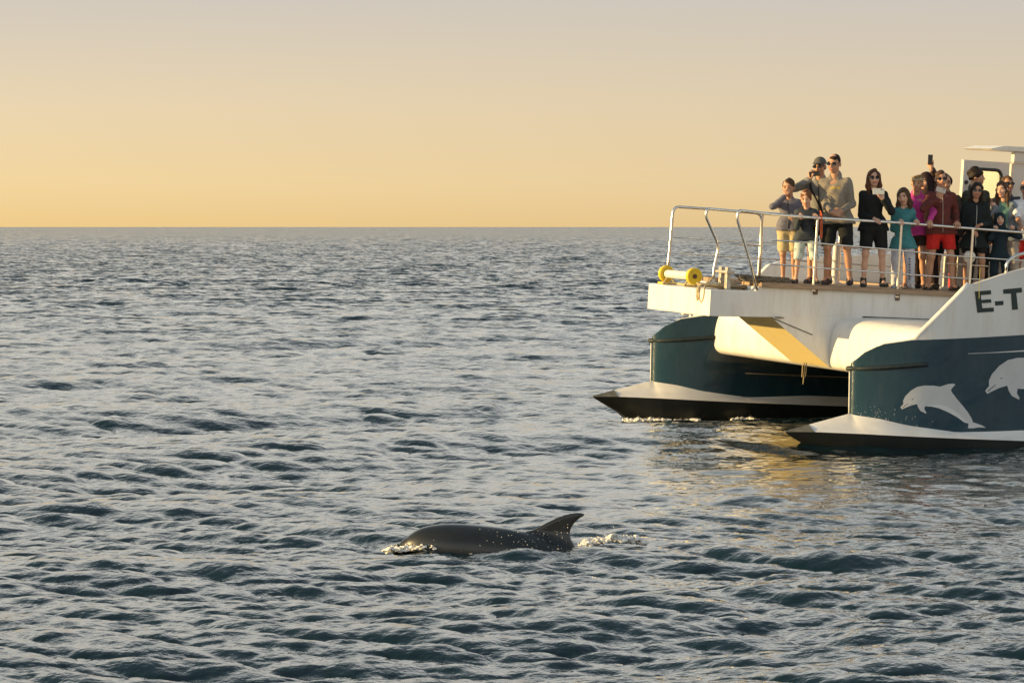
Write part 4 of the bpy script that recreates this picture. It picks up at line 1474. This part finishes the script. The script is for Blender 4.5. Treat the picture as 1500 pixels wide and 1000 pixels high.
# lanyard hanging from the boy's hands over the railing
o = MB()
base = boy[2]
p0 = base + Vector((.19, -.17, 1.02))
o.tube(smooth_path([(0, .06, .02), (.0, .0, .03), (.015, -.03, -.02), (.02, -.03, -.15), (.022, -.025, -.30), (.012, -.03, -.36), (0, -.03, -.30), (-.002, -.03, -.15), (0, -.02, 0)], 5), .007, 6)
o = o.build('lanyard', mat('orange webbing', (.75, .12, .03), .7), smooth=True)
o.location = p0
tag(o, 'orange lanyard hanging over the railing beside the boy', 'lanyard')

# ------------------------------------------------------------------ the dolphin in the foreground
DX, DY = 0.04, 31.5
ws = sea_height(np.linspace(-1.1, .8, 14) + DX + .0, np.full(14, DY - .12))
WL = float(ws.mean())
dol = Field((-1.22, -.40, -.72), (1.75, .40, .42), .0095)
spine = [(-1.02, .04, .045), (-.95, .035, .092), (-.875, .03, .145), (-.78, .02, .195), (-.62, .003, .236), (-.38, -.012, .248), (-.05, -.045, .250), (.25, -.095, .225), (.58, -.175, .16), (.95, -.30, .095), (1.30, -.46, .055), (1.48, -.55, .04)]
spine = smooth_path(spine, 6)
for (x0, z0, r0), (x1, z1, r1) in zip(spine[:-1], spine[1:]):
    dol.cap((x0, 0, z0), (x1, 0, z1), r0, r1, .012, squash=(1, .92))
dol.cap((-.98, 0, .025), (-1.13, 0, -.008), .050, .036, .04)
dol.cap((-.98, 0, .0), (-1.12, 0, -.034), .040, .030, .02)
poly = np.array(smooth_path([(.10, .185, 0), (.18, .228, 0), (.27, .282, 0), (.38, .338, 0), (.48, .372, 0), (.56, .384, 0), (.612, .376, 0), (.622, .362, 0), (.575, .332, 0), (.525, .282, 0), (.495, .22, 0), (.50, .15, 0), (.55, .05, 0), (.50, -.02, 0), (.2, .0, 0)], 4))[:, :2]
sl, X, Y, Z = dol.sub((.05, -.1, -.05), (.70, .1, .42), .06)
XX, ZZ = np.broadcast_arrays(X, Z)
XX, ZZ = XX[:, 0, :], ZZ[:, 0, :]
d2 = np.full(XX.shape, 9.0)
ins = np.zeros(XX.shape, bool)
for i in range(len(poly)):
    a, b = poly[i], poly[(i + 1) % len(poly)]
    e_ = b - a
    t_ = np.clip(((XX - a[0]) * e_[0] + (ZZ - a[1]) * e_[1]) / (e_ @ e_ + 1e-12), 0, 1)
    d2 = np.minimum(d2, np.hypot(XX - a[0] - t_ * e_[0], ZZ - a[1] - t_ * e_[1]))
    cr_ = ((a[1] > ZZ) != (b[1] > ZZ)) & (XX < (b[0] - a[0]) * (ZZ - a[1]) / (b[1] - a[1] + 1e-12) + a[0])
    ins ^= cr_
d2 = np.where(ins, -d2, d2)[:, None, :]
th = .020 + .05 * np.clip((.20 - Z) / .2, 0, 1)
dol.merge(sl, np.sqrt(np.maximum(d2 + th, 0) ** 2 + Y ** 2) - th , .06)
for s_ in (-1, 1):
    dol.cap((-.60, s_ * .16, -.10), (-.42, s_ * .36, -.30), .06, .035, .04)
    dol.cap((-.42, s_ * .36, -.30), (-.28, s_ * .46, -.38), .035, .018, .03)
    dol.cap((1.46, 0, -.54), (1.68, s_ * .26, -.66), .045, .025, .03)
    dol.ell((-.86, s_ * .145, .03), (.022, .014, .016), .01)
vv, ff = dol.mesh()
for _ in range(2):   # relax the grid steps
    acc_ = np.zeros_like(vv)
    np.add.at(acc_, ff.ravel(), np.repeat(vv[ff].mean(1), 4, 0))
    cn_ = np.bincount(ff.ravel(), minlength=len(vv))[:, None]
    vv = vv * .4 + .6 * acc_ / np.maximum(cn_, 1)
md = bpy.data.materials.new('wet dolphin skin')
md.use_nodes = True
t = md.node_tree
p = t.nodes['Principled BSDF']
tcd = node(t, 'ShaderNodeTexCoord')
n1 = node(t, 'ShaderNodeTexNoise')
n1.inputs['Scale'].default_value = 5
n1.inputs['Detail'].default_value = 6
t.links.new(tcd.outputs['Object'], n1.inputs['Vector'])
t.links.new(ramp(t, n1.outputs[0], [(.3, (.012, .0135, .0145)), (.7, (.023, .0245, .026))]), p.inputs['Base Color'])
p.inputs['Roughness'].default_value = .36
p.inputs['Specular IOR Level'].default_value = .35
p.inputs['Coat Weight'].default_value = .35
p.inputs['Coat Roughness'].default_value = .15
n2 = node(t, 'ShaderNodeTexNoise')
n2.inputs['Scale'].default_value = 45
n2.inputs['Detail'].default_value = 3
t.links.new(tcd.outputs['Object'], n2.inputs['Vector'])
b2 = node(t, 'ShaderNodeBump')
b2.inputs['Strength'].default_value = .35
b2.inputs['Distance'].default_value = .004
t.links.new(n2.outputs[0], b2.inputs['Height'])
t.links.new(b2.outputs[0], p.inputs['Normal'])
o = link('dolphin', vv, ff, md, smooth=True)
o.location = (DX, DY, WL - .018)
o.rotation_euler = (0, R(2.2), R(3))
tag(o, 'dark grey dolphin surfacing with its curved dorsal fin out of the water', 'dolphin')

# ------------------------------------------------------------------ foam and spray
M_FOAM = mat('sea foam', (.78, .77, .74), .7, vary=.12, scale=30, bump=.5, bscale=60)


def foam(name, label, pts, seed, droplets=120, h=.011):
    """pts: (x, y, z above water, radius) lumps in world space"""
    g = np.random.default_rng(seed)
    pts = np.array(pts, float)
    base = sea_height(pts[:, 0], pts[:, 1])
    lo = np.array([pts[:, 0].min(), pts[:, 1].min(), (base + pts[:, 2]).min()]) - .12
    hi = np.array([pts[:, 0].max(), pts[:, 1].max(), (base + pts[:, 2]).max()]) + .12
    F = Field(lo, hi, h)
    for (x, y, z, r), b in zip(pts, base):
        F.ell((x, y, b + z), (r * 1.5, r * 1.1, r * .75), .01)
    F.wrinkle(.012, 170, seed)
    parts = [F.mesh()]
    ico = np.array([(0, 0, 1), (.94, 0, -.33), (-.47, .82, -.33), (-.47, -.82, -.33), (0, 0, -1), (.6, .6, .4), (-.7, .2, .5), (.2, -.8, .4)])
    ico = np.array([(1, 0, 0), (-1, 0, 0), (0, 1, 0), (0, -1, 0), (0, 0, 1), (0, 0, -1)], float)
    fq = np.array([(0, 2, 4, 4), (2, 1, 4, 4), (1, 3, 4, 4), (3, 0, 4, 4), (2, 0, 5, 5), (1, 2, 5, 5), (3, 1, 5, 5), (0, 3, 5, 5)])
    V, Fc = parts[0]
    tris = [np.concatenate([Fc[:, [0, 1, 2]], Fc[:, [0, 2, 3]]])]
    Vs, n = [V], len(V)
    for _ in range(droplets):
        i = g.integers(len(pts))
        x, y, z, r = pts[i]
        q = np.array([x + g.normal(0, r * 2.2), y + g.normal(0, r * 1.6), 0])
        q[2] = base[i] + z + abs(g.normal(0, r * 1.3))
        Vs.append(q + ico * g.uniform(.0015, .0045) * np.array([1.5, 1, 1]))
        tris.append(fq[:, :3] + n)
        n += 6
    o = link(name, np.concatenate(Vs), np.concatenate(tris), M_FOAM, smooth=True)
    tag(o, label, 'foam', kind='stuff')
    return o


g = np.random.default_rng(3)
L = []
for _ in range(80):
    t_ = g.random() ** 1.2
    L.append((DX - 1.17 + .40 * t_ + g.normal(0, .03), DY - .13 - .07 * t_ + g.normal(0, .03), .012 + abs(g.normal(0, .018)) + .03 * (1 - t_), g.uniform(.006, .022)))
for _ in range(9):
    L.append((DX - .6 + 1.25 * g.random(), DY - .245 + g.normal(0, .012), .004, g.uniform(.005, .012)))
foam('foam', 'white splash of foam around the head of the dolphin', L, 21, 150, .009)
L = []
for _ in range(150):
    t_ = g.random()
    L.append((DX + .60 + .58 * t_ + g.normal(0, .02), DY - .10 + .10 * t_ + g.normal(0, .035), .035 + abs(g.normal(0, .016)) + .045 * math.sin(3.1 * t_), g.uniform(.007, .024)))
foam('foam', 'trail of foam behind the dorsal fin of the dolphin', L, 22, 160, .009)


def along(u0, v0, u1, v1, n, w, r):
    out = []
    for _ in range(n):
        t_ = g.random()
        q = BOAT_M @ Vector((u0 + (u1 - u0) * t_, v0 + (v1 - v0) * t_ - abs(g.normal(0, w)), 0))
        out.append((q.x, q.y, .01 + abs(g.normal(0, .02)) * (1 - .6 * t_), g.uniform(*r)))
    return out


foam('foam', 'bow foam along the black waterline of the far hull', along(-.55, 6.28, .50, 5.92, 170, .09, (.010, .032)), 23, 200, .013)
foam('foam', 'small patch of foam between the two hulls', along(1.0, 5.72, 1.55, 5.66, 34, .05, (.01, .03)), 24, 60, .013)
# droplets glinting on the wet back of the dolphin
ico = np.array([(1, 0, 0), (-1, 0, 0), (0, 1, 0), (0, -1, 0), (0, 0, 1), (0, 0, -1)], float)
fq = np.array([(0, 2, 4), (2, 1, 4), (1, 3, 4), (3, 0, 4), (2, 0, 5), (1, 2, 5), (3, 1, 5), (0, 3, 5)])
cand = vv[(vv[:, 1] < -.01) & (vv[:, 2] > -.02) & (vv[:, 0] > -.40)]
wgt = np.clip((cand[:, 0] + .45) / .7, .05, 1) * np.where(cand[:, 2] > .26, .25, 1)
sel = cand[g.choice(len(cand), 120, p=wgt / wgt.sum(), replace=False)]
Vs, Ts = [], []
for i, q in enumerate(sel):
    Vs.append(q + ico * g.uniform(.0015, .005) * np.array([1.2, 1, g.uniform(.8, 2)]))
    Ts.append(fq + 6 * i)
o2 = link('droplets', np.concatenate(Vs), np.concatenate(Ts), mat('water droplets', (.62, .62, .60), .15, coat=.5), o)
o2['kind'] = 'stuff'
